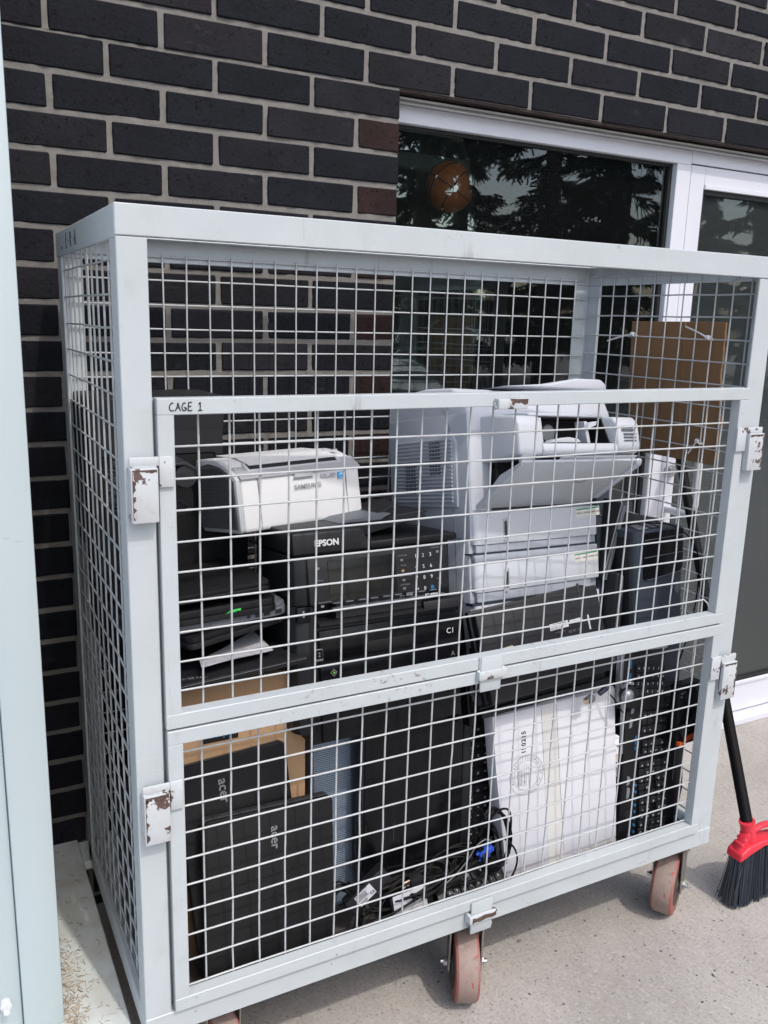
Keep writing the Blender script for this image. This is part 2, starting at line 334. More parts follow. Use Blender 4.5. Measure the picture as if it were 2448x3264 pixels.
# ------------------------------------------------------------------ ground
def ground():
    m = mat('concrete', (0.345,0.32,0.29), 0.92, col2=(0.40,0.375,0.345), scale=6, amt=0.8, bump=0.9, bscale=110, dirt=(0.26,0.24,0.215), dscale=1.6, dcut=(0.45,0.75))
    n = m.node_tree.nodes; l = m.node_tree.links; p = n["Principled BSDF"]
    old = p.inputs["Base Color"].links[0].from_socket
    tc = n.new("ShaderNodeTexCoord")
    def layer(cur, scale, lo, hi, col, stretch=None, amt=1.0, rot=0.0):
        t = n.new("ShaderNodeTexNoise"); t.inputs["Scale"].default_value = scale; t.inputs["Detail"].default_value = 3
        mp = n.new("ShaderNodeMapping"); mp.inputs["Scale"].default_value = stretch or (1,1,1); mp.inputs["Rotation"].default_value = (0,0,rot)
        l.new(tc.outputs["Object"], mp.inputs[0]); l.new(mp.outputs[0], t.inputs["Vector"])
        r = n.new("ShaderNodeMapRange"); r.inputs[1].default_value = lo; r.inputs[2].default_value = hi; r.inputs[4].default_value = amt; l.new(t.outputs["Fac"], r.inputs[0])
        x = n.new("ShaderNodeMix"); x.data_type = 'RGBA'; l.new(r.outputs[0], x.inputs[0]); l.new(cur, x.inputs[6]); x.inputs[7].default_value = (*col,1)
        return x.outputs[2]
    cur = layer(old, 75, 0.54, 0.75, (0.25,0.225,0.21), (1.0,0.22,1), 0.5, rad(14))
    cur = layer(cur, 110, 0.54, 0.75, (0.45,0.42,0.40), (1.0,0.35,1), 0.5, rad(14))
    cur = layer(cur, 150, 0.57, 0.66, (0.20,0.18,0.165), None, 0.7); cur = layer(cur, 85, 0.60, 0.66, (0.46,0.435,0.41), None, 0.4)
    cur = layer(cur, 70, 0.69, 0.72, (0.10,0.09,0.085), None, 0.8)
    l.new(cur, p.inputs["Base Color"])
    b = B(); b.quad((-60,-80,0),(80,-80,0),(80,60,0),(-60,60,0))
    g = b.build('ground', m, smooth=0); tag(g, 'grey broom finished concrete pavement under the cage', 'pavement', kind='structure')
ground()

# ------------------------------------------------------------------ brick building with its storefront
WY = 0.69
bld = thing('brick_building', 'dark brick building wall with white framed shop window and door behind the cage', 'building', (0,0,-ZG))
XO, ZL = 0.713, 0.7545
def walls():
    b = B(Z0); h = 0.0766; beds = [ZL-h*k for k in range(-12, 27)]
    mt = 0.0125
    for k in range(-12, 27):
        z1 = ZL-h*k; z0 = z1-h
        par = k % 2
        xs = []
        x = XO - (0.2331 if par == 0 else 0.1166)
        left = [XO]
        while x > -1.6: left.append(x); x -= 0.2331
        left = left[::-1]
        segs = []
        if k >= 0:
            segs = list(zip(left, left[1:]))
            right = [3.3+0.2331*i for i in range(5)]
            segs += list(zip(right, right[1:]))
        else:
            st = [0.62 if k % 2 == 1 else 0.504]
            L = [v for v in left if v < st[0]-0.1]
            while st[-1] < 4.2: st.append(st[-1]+0.2435)
            L += st; segs = list(zip(L, L[1:]))
        for a,c in segs:
            b.mi = 1 if (abs(c-XO) < 1e-6 and k >= 0 and k % 2 == 1) else 0
            e = 0.0 if abs(c-XO) < 1e-6 and k >= 0 else mt/2
            zlo = z0 + (0.0015 if k == -1 else mt/2)
            b.box(a+mt/2, c-e, WY+random.uniform(-.0008,.0012), WY+.09, zlo+random.uniform(-.0006,.0006), z1-mt/2+random.uniform(-.0006,.0006), bev=0.0025, jit=0.0012)
    w = b.build('wall', ['brick','brick2'], bld, smooth=0)
    b = B(Z0)
    # rough tooled mortar, slightly recessed and uneven, as a fine grid
    def sheet(x0,x1,z0,z1):
        nx = int((x1-x0)/.02); nz = int((z1-z0)/.0125)
        b.box(x0,x1,WY+.010,WY+.085,z0,z1)
        V = [[b.bm.verts.new(b.T @ Vector((x0+(x1-x0)*i/nx, WY+.0042+random.uniform(-.0018,.0018), z0+(z1-z0)*j/nz))) for j in range(nz+1)] for i in range(nx+1)]
        for i in range(nx):
            for j in range(nz): b.bm.faces.new((V[i][j],V[i+1][j],V[i+1][j+1],V[i][j+1]))
    sheet(-1.6, XO-.001, -1.28, ZL); sheet(-1.6, 4.2, ZL+.0005, 1.62); sheet(3.301, 4.2, -1.28, ZL-.001)
    b.build('mortar', 'mortar', bld, smooth=60)
    BX(XO-.05, 3.35, WY+.006, WY+.10, ZL-.0045, ZL-.0005).build('lintel', 'rust', bld, loc=(0,0,ZG))
walls()
FY = 0.75
def A(x0,x1,z0,z1, y0=FY, y1=FY+.09, bev=.0015): return (x0,x1,y0,y1,z0,z1,bev)
def storefront():
    b = B(Z0)
    b.box(XO, 3.3, FY-.018, FY+.05, .7335, ZL-.008, .001); b.box(XO, 3.3, FY-.03, FY-.017, .7385, .744, .0008); b.box(XO, 3.3, FY-.026, FY-.016, .729,.7333,.0008)
    b.build('flashing', 'flash', bld)
    w = B(Z0)
    for a in (A(XO-.02,1.7745,.691,.7333), A(XO-.02,XO+.022,-1.22,.6905), A(1.716,1.7745,-1.22,.6905), A(XO+.0225,1.7155,-1.22,-1.14)): w.box(*a)
    wf = w.build('window', 'alu', bld)
    B(Z0).box(XO+.024,1.714,FY+.030,FY+.037,-1.139,.689).build('pane','glass',wf)
    g = B(Z0)
    g.box(XO+.0226,1.7154,FY+.02,FY+.029,.682,.6904); g.box(1.704,1.7154,FY+.02,FY+.029,-1.139,.6815); g.box(XO+.0226,XO+.03,FY+.02,FY+.029,-1.139,.6815)
    g.build('gasket','rubber',wf)
    # sign lettering on the inside of the glass
    t = B(Z0); t.text('ca', .062, .785, .232, FY+.0385); t.build('lettering','inkdim',wf)
    t = B(Z0); t.text('ASSOCIATION', .017, .772, .118, FY+.0385); t.build('lettering','inkdim',wf)
    t = B(Z0); t.text('ORE', .075, .762, .045, FY+.0385, bold=.0015); t.build('lettering',mat('faint_green_print',(0.035,0.06,0.04),.7),wf)
    t = B(Z0); t.text('IE', .06, .775, -.035, FY+.0385, bold=.0015); t.build('lettering',bpy.data.materials['faint_green_print'],wf)
    # door
    fr = B(Z0)
    fr.box(*A(1.7755,3.3,.6965,.7333)); fr.box(*A(2.78,2.84,-1.25,.696)); fr.box(*A(2.8405,3.3,-1.22,-1.14)); fr.box(*A(3.24,3.299,-1.139,.696))
    fr.build('door_frame','alu',bld)
    B(Z0).box(2.842,3.238,FY+.030,FY+.037,-1.139,.695).build('side_pane','glass',bld)
    d = B(Z0); Y0 = FY+.002; Y1 = FY+.046
    d.box(1.7775,1.838,Y0,Y1,-1.235,.6925,.0015); d.box(2.715,2.777,Y0,Y1,-1.235,.6925,.0015)
    d.box(1.8385,2.7145,Y0,Y1,.626,.6925,.0015); d.box(1.8385,2.7145,Y0,Y1,-1.235,-1.112,.0015)
    d.box(1.8385,2.7145,Y0-.006,Y0,.6262,.640,.001); d.box(1.8385,2.7145,Y0-.006,Y0,-1.124,-1.112,.001)
    door = d.build('door','alu',bld)
    B(Z0).box(1.839,2.714,FY+.020,FY+.027,-1.111,.625).build('pane','glass_dust_haze',door)
    g = B(Z0); g.box(1.8386,2.7144,FY+.006,FY+.019,.612,.6258); g.box(1.8386,2.7144,FY+.006,FY+.019,-1.1118,-1.104); g.box(1.8386,1.846,FY+.006,FY+.019,-1.104,.612); g.build('gasket','rubber',door)
    k = B(Z0); k.cyl((1.808,FY-.012,-.268),(1.808,FY+.004,-.268),.021,24); k.cyl((1.808,FY-.016,-.268),(1.808,FY-.01,-.268),.013,20); k.build('lock','steel',door)
    hb = B(Z0); hb.tube([(1.806,FY+.004,-.398),(1.806,FY-.06,-.398),(1.806,FY-.095,-.398),(1.806,FY-.118,-.385),(1.806,FY-.125,-.36),(1.806,FY-.125,-.2),(1.806,FY-.125,.06),(1.806,FY-.118,.085),(1.806,FY-.095,.098),(1.806,FY+.004,.098)],.0125,14)
    hb.build('handle','silverbar',door)
    pb = B(Z0); pb.box(1.85,2.70,FY+.085,FY+.12,-.205,-.178,.006,2); pb.box(1.86,1.93,FY+.05,FY+.086,-.215,-.168,.004); pb.build('push_bar',mat('pale_green_bar',(0.42,0.55,0.50),.4),door)
    sl_ = B(Z0); sl_.box(1.7755,3.3,FY-.05,FY+.1,-1.2655,-1.24,.003); sl_.box(XO,1.775,FY-.03,FY+.1,-1.2655,-1.221,.003); sl_.build('sill','alu',bld)
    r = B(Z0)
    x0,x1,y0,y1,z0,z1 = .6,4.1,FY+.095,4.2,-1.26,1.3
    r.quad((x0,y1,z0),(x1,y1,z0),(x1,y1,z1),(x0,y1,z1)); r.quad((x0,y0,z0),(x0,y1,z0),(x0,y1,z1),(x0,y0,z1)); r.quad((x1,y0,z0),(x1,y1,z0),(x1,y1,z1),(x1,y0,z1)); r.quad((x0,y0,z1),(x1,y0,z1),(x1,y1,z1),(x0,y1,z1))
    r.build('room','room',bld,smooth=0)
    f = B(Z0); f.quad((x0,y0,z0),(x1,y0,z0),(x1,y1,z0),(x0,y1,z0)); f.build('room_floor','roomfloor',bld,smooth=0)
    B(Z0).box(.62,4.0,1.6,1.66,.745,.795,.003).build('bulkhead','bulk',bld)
storefront()
def ball():
    o = thing('basketball', 'orange basketball hanging inside the shop window above the cage', 'ball', (.973,.865,.567))
    B().ball((0,0,0),.069,4).build('ball','ball',o)
    s = B(); R = .0693
    def ring(f): s.tube([f(t*2*math.pi/40) for t in range(41)],.0016,6)
    q = Euler((.5,.3,.4)).to_matrix()
    ring(lambda a: q@Vector((R*math.cos(a),R*math.sin(a),0))); ring(lambda a: q@Vector((R*math.cos(a),0,R*math.sin(a))))
    for sg in (-1,1):
        ring(lambda a: q@(Vector((math.cos(a)*.72,sg*(.62+.22*math.cos(2*a)),math.sin(a)*.72)).normalized()*R))
    s.build('seam','rubber',o)
    B().tube([(0,0,.069),(0,.01,.25),(0,0,.72)],.0012,5).build('cord','cable',o)
ball()

# ------------------------------------------------------------------ pale steel container at the left edge
def container():
    o = thing('steel_container', 'pale grey green steel container standing at the left edge of the picture', 'container', (0,0,-ZG))
    b = B(Z0); b.box(-.306,-.239,.112,.688,-1.069,1.5,.003,2); b.build('corner_trim','bin',o)
    b = B(Z0); b.box(-1.5,-.3065,.125,.688,-1.069,1.5,.004,2)
    for i in range(4): b.prism([(-.45-.28*i,.1252),(-.43-.28*i,.112),(-.36-.28*i,.112),(-.34-.28*i,.1252)],-1.05,1.48,'z',.002,1)
    b.build('side_panel','bin',o)
    b = B(Z0); b.cyl((-.333,.1,-1.0),(-.333,.124,-1.0),.006,6); b.cyl((-.333,.115,-1.0),(-.333,.1255,-1.0),.0095,20); b.build('bolt','alu',o)
    b = B(Z0); b.box(-1.55,-.131,-.42,.69,-1.085,-1.0695,.002); b.box(-1.5,-.15,-.40,.68,-1.264,-1.0855); b.box(-.1305,-.085,.60,.689,-1.10,-1.078,.002); b.build('base_plate','plate',o)
    s = B(Z0); rnd = random.Random(3)
    for i in range(520):
        x = -.238+abs(rnd.gauss(0,.022)); y = rnd.uniform(.02,.34)
        if i > 430: x = rnd.uniform(-.235,-.14); y = rnd.uniform(0,.66)
        if x > -.14: continue
        a = rnd.uniform(0,6.3); L = rnd.uniform(.002,.008); z = -1.0687
        p = [(x+math.cos(a)*L*t+rnd.uniform(-.001,.001), y+math.sin(a)*L*t, z+rnd.uniform(0,.0015)) for t in (-1,0,1)]
        s.tube(p, rnd.uniform(.0003,.0008), 3)
    tag(s.build('shavings','straw',None,smooth=0), 'dry brown shavings and grit scattered on the pale base plate', 'debris', kind='stuff')
container()

# ------------------------------------------------------------------ the cage
c = 0.0508
XL, XR = -.118, 1.268
YF, YB = -.014, .589
ZT, ZB = .3525, -1.052
cage = thing('wire_cage', 'pale grey welded wire cage on red casters, marked CAGE 1, full of old electronics', 'cage', (0,0,-ZG))
def wire(b, p0, p1, r=.0018, wob=.0007, n=10):
    p0 = Vector(p0); p1 = Vector(p1); d = (p1-p0)
    ph = [random.uniform(0,6.3) for _ in range(2)]
    w = Vector((random.uniform(-1,1),random.uniform(-1,1),random.uniform(-1,1)))
    w -= d*(w.dot(d)/d.length_squared)
    b.tube([p0+d*(i/n)+w*wob*(math.sin(ph[0]+i*1.1)+.6*math.sin(ph[1]+i*2.3)) for i in range(n+1)], r, 8)
def cage_frame():
    T = .005
    def post(pts, name='post'):
        b = B(Z0)
        for q in pts: b.box(*q, bev=.0012)
        return b.build(name,'paint',cage)
    post([(XL,-.0735,YF,YF+T,ZB+.001,.3075),(XL,XL+T,YF+T,.036,ZB+.001,.3075)])
    post([(1.2165,XR,YF,YF+T,ZB+.001,.3075),(XR-T,XR,YF+T,.036,ZB+.001,.3075)])
    post([(XL,-.0725,YB-T,YB,ZB+.001,.3045),(XL,XL+T,.54,YB-T,ZB+.001,.3045)])
    post([(1.2165,XR,YB-T,YB,ZB+.001,.3045),(XR-T,XR,.54,YB-T,ZB+.001,.3045)])
    post([(-.0733,-.0600,.004,.007,-1.004,.075)],'gap_backer'); post([(1.204,1.2163,.004,.007,-1.004,.075)],'gap_backer')  # strips added behind the door gaps so the gaps read dark
    def rail(name, pts):
        b = B(Z0)
        for q in pts: b.box(*q, bev=.0014)
        return b.build(name,'paint',cage)
    rail('top_rail',[(XL-.001,XR+.001,YF-.0012,YF+T,.3083,ZT),(XL+.006,XR-.006,YF+T,.031,ZT-T,ZT-.0004)])
    rail('top_rail',[(XL+.006,XR-.006,YB-T,YB+.001,.305,ZT),(XL+.006,XR-.006,YB-.045,YB-T,ZT-.004,ZT-.0006)])
    rail('top_rail',[(XL-.001,XL+T,YF+T+.0005,YB+.001,.305,ZT-.0003),(XL+T,XL+.045,.04,YB-.05,ZT-T,ZT-.0008)])
    rail('top_rail',[(XR-T,XR+.001,YF+T+.0005,YB+.001,.305,ZT-.0003),(XR-.045,XR-T,.04,YB-.05,ZT-T,ZT-.0008)])
    rail('bottom_rail',[(XL-.001,XR+.001,YF-.0014,.034,ZB,-1.0085)])
    rail('bottom_rail',[(XL,XR,YB-.045,YB+.001,ZB,-1.0085)])
    rail('bottom_rail',[(XL-.001,XL+.045,.035,YB-.046,ZB,-1.0087)])
    rail('bottom_rail',[(XR-.045,XR+.001,.035,YB-.046,ZB,-1.0087)])
    B(Z0).box(XL+.045,XR-.045,.034,YB-.045,-1.044,-1.040,.001).build('floor_panel','floor',cage)
    # fixed mesh panels
    b = B(Z0); xl = XL+.0085
    for k in range(-1,10): wire(b,(xl,.0927+k*c,-1.03),(xl,.0927+k*c,.326))
    for j in range(-1,26): wire(b,(xl-.0032,.02,.2783-j*c),(xl-.0032,.575,.2783-j*c))
    b.build('mesh_panel','wire',cage)
    b = B(Z0); xr = XR-.0085
    for k in range(0,11): wire(b,(xr,.041+k*c*.965,-1.03),(xr,.041+k*c*.965,.326))
    for j in range(-1,26): wire(b,(xr-.0045,.02,.277-j*c),(xr-.0045,.575,.277-j*c))
    b.build('mesh_panel','wire',cage)
    b = B(Z0); yb = YB-T-.0045
    for k in range(-3,23): wire(b,(.0903+k*c,yb-.0045,-1.03),(.0903+k*c,yb-.0045,.323))
    for j in range(-1,26): wire(b,(-.10,yb,.2691-j*c if j>=0 else .317),(1.25,yb,.2691-j*c if j>=0 else .317))
    b.build('mesh_panel','wire',cage)
def door(x0,x1,z0,z1, wx, wz, nz):
    b = B(Z0); t = .0253; y0 = YF-.010; y1 = YF+.015
    b.box(x0,x1,y0,y1,z1-t,z1,.0012); b.box(x0,x1,y0,y1,z0,z0+t,.0012)
    b.box(x0,x0+t,y0+.0004,y1-.0004,z0+t,z1-t,.0008); b.box(x1-t,x1,y0+.0004,y1-.0004,z0+t,z1-t,.0008)
    d = b.build('door','paint',cage)
    m = B(Z0)
    for k in range(24): wire(m,(wx+k*c,0.0022,z0+t-.003),(wx+k*c,0.0022,z1-t+.003),wob=.0009)
    for j in range(nz):
        z = wz-j*c
        if nz == 9 and j == 8:
            wire(m,(x0+t-.002,-.0025,z),(wx+23*c,-.0025,z)); m.tube([(wx+23*c,-.0025,z),(wx+23*c+.012,-.004,z-.010),(wx+23*c+.022,-.004,z-.028),(wx+23*c+.024,-.003,z-.034)],.0018,8)
        else: wire(m,(x0+t-.002,-.0025,z),(x1-t+.002 if j%3 else x1-t-.004,-.0025,z),wob=.0009)
    m.build('wire_mesh','wire',d)
    return d
cage_frame()
up = door(-.0690,1.2130,-.4622,.0767, 0,0,9)
lo = door(-.0680,1.2150,-1.0045,-.4660, -.005,-.5167,10)
def brackets():
    y0 = YF-.007
    def hook(par, x0,x1,z0,z1, px0,px1,pz0,pz1, s):
        b = B(Z0)
        b.prism([(x0,z0),(x1,z0),(x1,z1),(x0,z1)], y0-.0085, y0-.0035,'y',.0016,2)   # tab welded to the door
        xa,xb = (px0,x0) if s < 0 else (x1,px1)
        b.prism([(xa,z1-.014),(xb,z1-.014),(xb,z1),(xa,z1)], y0-.0088, y0-.0038,'y',.0016,2)
        b.prism([(xa+.004,pz0+.02),(xb-.004,pz0+.02),(xb-.004,z1-.013),(xa+.004,z1-.013)], y0-.0088, y0-.0045,'y',.001,1)
        b.build('hook','paint_worn',par)
        p = B(Z0); p.prism([(px0,pz0),(px1,pz0),(px1,pz1),(px0,pz1)], y0-.0165, y0-.0092,'y',.0022,2)
        p.box(px0,px0+.005,y0-.0095,y0+.0068,pz0,pz1,.001); p.box(px1-.005,px1,y0-.0095,y0+.0068,pz0,pz1,.001)
        bk = p.build('bracket','paint_worn',cage)
        rr = random.Random(int((px0+2)*1000+(pz0+2)*77)); yq = y0-.0168
        def jag(pts, a, b_):
            q = B(Z0); q.prism(pts, yq, y0-.0155,'y'); q.build('rust_patch','rustpatch',bk)
        n_ = 12; top = [(px0+.002+(px1-px0-.004)*i/n_, pz1-.002) for i in range(n_+1)]
        jag(top + [(x_, pz1-.004-rr.uniform(0,.006)*(1.6 if pz1 < -.5 and s < 0 else .7)) for x_,_z in top[::-1]],0,0)
        side = px0+.002 if s < 0 else px1-.002; sg = 1 if s < 0 else -1
        zz = [pz0+.006+(pz1-pz0-.012)*i/14 for i in range(15)]
        jag([(side,z_) for z_ in zz]+[(side+sg*max(.0008,rr.uniform(-.003,.006)),z_) for z_ in zz[::-1]],0,0)
    hook(up,-.0695,-.047,-.058,-.010,-.114,-.073,-.110,-.026,-1)
    hook(lo,-.0675,-.046,-.605,-.553,-.112,-.070,-.655,-.566,-1)
    hook(up,1.184,1.2135,-.061,-.009,1.2155,1.262,-.104,-.022,1)
    hook(lo,1.189,1.2175,-.600,-.543,1.2215,1.267,-.652,-.560,1)
    b = B(Z0); b.box(.543,.609,y0-.016,y0-.0035,.047,.066,.002,2)
    for i in range(7): b.ball((.5425+random.uniform(-.002,.001),y0-.006+random.uniform(-.003,.003),.048+i*.003),.0024,1)
    lg = b.build('stop_lug','paint_worn',up)
    q = B(Z0); q.prism([(.575,.0655),(.579,.060),(.586,.0575),(.592,.059),(.600,.0545),(.607,.056),(.608,.0655)],y0-.0164,y0-.015,'y'); q.build('rust_patch','rustpatch',lg)
    b = B(Z0); b.box(.541,.590,y0-.0085,y0-.0035,-.508,-.434,.002,2)
    for i in range(9): b.ball((.5405+random.uniform(-.001,.001),y0-.0045,-.462+i*.0032),.0022,1); b.ball((.5905+random.uniform(-.001,.001),y0-.0045,-.462+i*.0032),.0018,1)
    b.build('latch_tab','paint',up)
    b = B(Z0); b.box(.533,.599,y0-.016,y0-.009,-.480,-.462,.002,2); b.box(.533,.5405,y0-.0092,y0-.0033,-.482,-.461,.0015); b.box(.5905,.599,y0-.0092,y0-.0033,-.482,-.461,.0015); b.build('latch_loop','paint_worn',lo)
    b = B(Z0); b.box(.551,.604,y0-.0085,y0-.0035,-1.058,-.984,.002,2); b.build('latch_tab','paint',lo)
    b = B(Z0); b.box(.543,.612,y0-.016,y0-.009,-1.028,-1.010,.002,2); b.box(.543,.5505,y0-.0092,y0+.005,-1.029,-1.009,.0015); b.box(.6045,.612,y0-.0092,y0+.005,-1.029,-1.009,.0015); lp = b.build('latch_loop','paint_worn',cage)
    q = B(Z0); q.prism([(.549,-1.0265),(.556,-1.024),(.57,-1.0255),(.585,-1.0225),(.6,-1.0245),(.609,-1.022),(.609,-1.0125),(.6,-1.015),(.58,-1.0125),(.56,-1.016),(.55,-1.0135)],y0-.0164,y0-.015,'y'); q.build('rust_patch','rustpatch',lp)
brackets()
# hand lettering in black marker
def stroke(b, seqs, x, z, s, y, r, M4=None):
    for q in seqs: b.tube([(x+u*s, y, z+v*s) for u,v in q], r, 6, 1, M4=M4)
CH = {'C':[[(.55,.95),(.35,1.0),(.12,.75),(.02,.4),(.15,.08),(.4,0),(.58,.12)]],
 'A':[[(0,0),(.22,.5),(.34,1)],[(.34,1),(.46,.5),(.62,0)],[(.12,.36),(.55,.40)]],
 'G':[[(.5,.9),(.3,1),(.08,.7),(.03,.3),(.2,0),(.45,.05),(.55,.35)],[(.28,.4),(.58,.38),(.6,.1)]],
 'E':[[(.1,1),(.06,.5),(.04,0)],[(.1,1),(.5,1.02)],[(.07,.52),(.42,.55)],[(.04,0),(.52,.03)]],
 '1':[[(.1,.75),(.3,1)],[(.3,1),(.28,.5),(.26,.02)],[(.02,0),(.52,.03)]],
 'R':[[(.08,0),(.1,1)],[(.1,1),(.42,.95),(.5,.75),(.38,.55),(.1,.5)],[(.2,.5),(.35,.3),(.52,0)]]}
def lettering():
    b = B(Z0); x = -.0512
    for ch in 'CAGE 1':
        if ch != ' ': stroke(b, CH[ch], x, .0575, .0125, YF-.0102, .00095)
        x += .0096 if ch != ' ' else .006
    b.build('lettering','marker',up)
    b = B(Z0)
    M4 = Matrix.Translation((XL-.0012,.452,.3155)) @ Matrix.Rotation(rad(-90),4,'Z')
    x = 0
    for ch in 'E.R.A':
        if ch == '.': b.ball((x+.006,0,.011),.0013,1,M4=M4); x += .016
        else: stroke(b, CH[ch], x, 0, .026, 0, .0008, M4); x += .037 if ch == 'R' else .034
    b.ball((-.055,0,.004),.004,1,(1,.3,1),M4=M4)
    b.build('lettering','marker',cage)
lettering()
def caster(x,y,rot,lean=0):
    e = bpy.data.objects.new('caster', None); COL.objects.link(e); e.empty_display_size=.05; e.parent = cage; e.location = (x,y,0); e.rotation_euler = (0,0,rot)
    return e
def casters():
    e0 = None
    b = B(); b.lathe([(.07,-.0215),(.0818,-.0205),(.0825,-.017),(.0826,0),(.0825,.017),(.0818,.0205),(.07,.0215)],56); b.mi = 1; b.lathe([(.030,-.0255),(.074,-.0265),(.0785,-.0255),(.0808,-.0225),(.0815,-.0206),(.03,-.0206)],56); b.lathe([(.030,.0206),(.0815,.0206),(.0808,.0225),(.0785,.0255),(.074,.0265),(.030,.0255)],56);
    for i,(x,y,r) in enumerate([(.584,.036,rad(-26)),(1.214,.05,rad(-58)),(.03,.05,rad(10)),(.02,.53,rad(30)),(.58,.53,rad(5)),(1.19,.53,rad(-20))]):
        if i == 0:
            e = e0 = bpy.data.objects.new('caster', None); COL.objects.link(e); e.parent = cage; e.empty_display_size = .05
            w = b.build('wheel',['wheel','wheelred'],e,loc=(0,0,.0825))
            h = B(); h.lathe([(.010,-.030),(.022,-.030),(.024,-.026),(.055,-.0258),(.056,-.0268),(.010,-.0268)],28); h.lathe([(.010,.030),(.022,.030),(.024,.026),(.055,.0258),(.056,.0268),(.010,.0268)],28)
            h.build('hub','wheelside',w)
            f = B()
            for s in (-1,1):
                f.prism([(-.026,.196),(.026,.196),(.022,.150),(.020,.075),(.012,.062),(-.012,.062),(-.020,.075),(-.022,.150)], s*.035-.002, s*.035+.002,'x',.0008,1)
            f.box(-.037,.037,-.028,.028,.193,.199,.001); f.cyl((0,0,.199),(0,0,.2045),.03,24); f.box(-.05,.05,-.04,.04,.2046,.2125,.001)
            for sx in (-1,1):
                for sy in (-1,1): f.cyl((sx*.04,sy*.03,.196),(sx*.04,sy*.03,.2045),.0065,6)
            f.build('fork','zinc',e)
            a = B(); a.cyl((-.052,0,.0825),(.050,0,.0825),.0055,12); a.cyl((-.046,0,.0825),(-.038,0,.0825),.0095,6); a.cyl((.038,0,.0825),(.044,0,.0825),.0095,6); a.build('axle_bolt','steel',e)
        else: e = copy_tree(e0, cage)
        e.location = (x,y,0); e.rotation_euler = (0,0,r)
casters()

# ------------------------------------------------------------------ things in the cage
def local(o): return o
def slots(b, x0,x1,z0,z1,n,y0,y1,vert=True,fill=.5):
    for i in range(n):
        if vert:
            w = (x1-x0)/n; b.box(x0+i*w, x0+i*w+w*fill, y0,y1, z0,z1)
        else:
            w = (z1-z0)/n; b.box(x0,x1,y0,y1,z0+i*w,z0+i*w+w*fill)

def laser_printer():
    o = thing('laser_printer','white laser printer with ribbed dark grey side sitting on the black inkjet','printer',(.148,.22,-.209),(-8.8,.2,14.6)); o.scale = (1.13,1,1)
    side = [(0,.006),(.004,0),(.14,.0),(.148,.012),(.152,.135),(.147,.146),(.105,.146),(.07,.141),(.04,.131),(.016,.117),(.004,.104)]
    b = B(); b.prism(side,.004,.266,'x',.004,3); body = b.build('body','white',o)
    b = B(); b.prism([(y+.001*(1 if y<.07 else -1),z) for y,z in side],-.006,.0045,'x',.003,2); g = b.build('side_cover','trim',o)
    b = B()
    for i in range(33):
        z = .011+i*.0036
        ya = .012 if z < .09 else .012+(z-.09)*1.1
        if z > .118: ya = .043+(z-.118)*2.2
        if ya < .13: b.box(-.0085,-.0055,ya,.14,z,z+.0021,.0006)
    b.prism([(.009,.008),(.143,.008),(.146,.13),(.1,.137),(.06,.13),(.03,.117),(.012,.1)],-.0068,-.0055,'x')
    b.build('grille','grille',g)
    b = B(); b.prism([(.022,.1255),(.022,.119),(.226,.119),(.236,.1255),(.24,.134),(.228,.1395),(.06,.1395)],.016,.020,'y'); 
    s = B(); s.prism([(.025,.1275),(.07,.143),(.142,.149),(.142,.151),(.068,.1455),(.022,.1295)],.034,.226,'x',.0006,1); s.build('output_cover','white',o)
    b = B(); b.prism([(.0165,.1165),(.0205,.1185),(.0375,.1310),(.036,.1335),(.016,.1195)],.026,.236,'x',.0006,1); b.build('slot_frame','trim',o)
    b = B(); b.prism([(.019,.1205),(.0345,.1312),(.0335,.1330),(.018,.1222)],.032,.226,'x'); b.build('slot','rubber',o)
    b = B(); b.box(.0365,.0375,-.0006,.004,.004,.103); b.box(.231,.232,-.0006,.004,.004,.1)
    b.prism([(-.0005,.104),(.03,.127),(.03,.1276),(-.0005,.1046)],.002,.268,'x'); b.box(.112,.156,-.0008,.004,.094,.0945); b.build('panel_seam','inkgrey',o)
    b = B(); b.box(.114,.155,-.0008,.003,.0955,.1035,.0007); b.build('grip','trim',o)
    t = B(); t.text('SAMSUNG',.0128,.1115,.0728,-.0006,spacing=1.05,bold=.0003); t.build('lettering','inkgrey',o)
    l = B(); l.box(.174,.208,-.0006,.002,.0905,.0975); l.build('label','label',o)
    l = B(); l.box(.176,.186,-.0009,.002,.0915,.0965,.001); l.box(.193,.206,-.0009,.002,.0915,.0965); l.build('label_print','inkgrey',o)
    l = B(); l.box(.213,.228,-.0006,.002,.0845,.0972); l.build('blue_label','sky',o)
    l = B(); l.prism([(.214,.089),(.219,.092),(.223,.091),(.227,.0955),(.222,.0945),(.2175,.0955)],-.0009,.001); l.box(.2135,.2275,-.0009,.001,.0852,.0862); l.build('label_star','inkwhite',o)
    b = B(); b.cyl((.244,.05,.1415),(.244,.05,.1440),.006,20); b.cyl((.226,.06,.1425),(.226,.06,.1452),.0045,20); b.build('button','trim',o)
laser_printer()

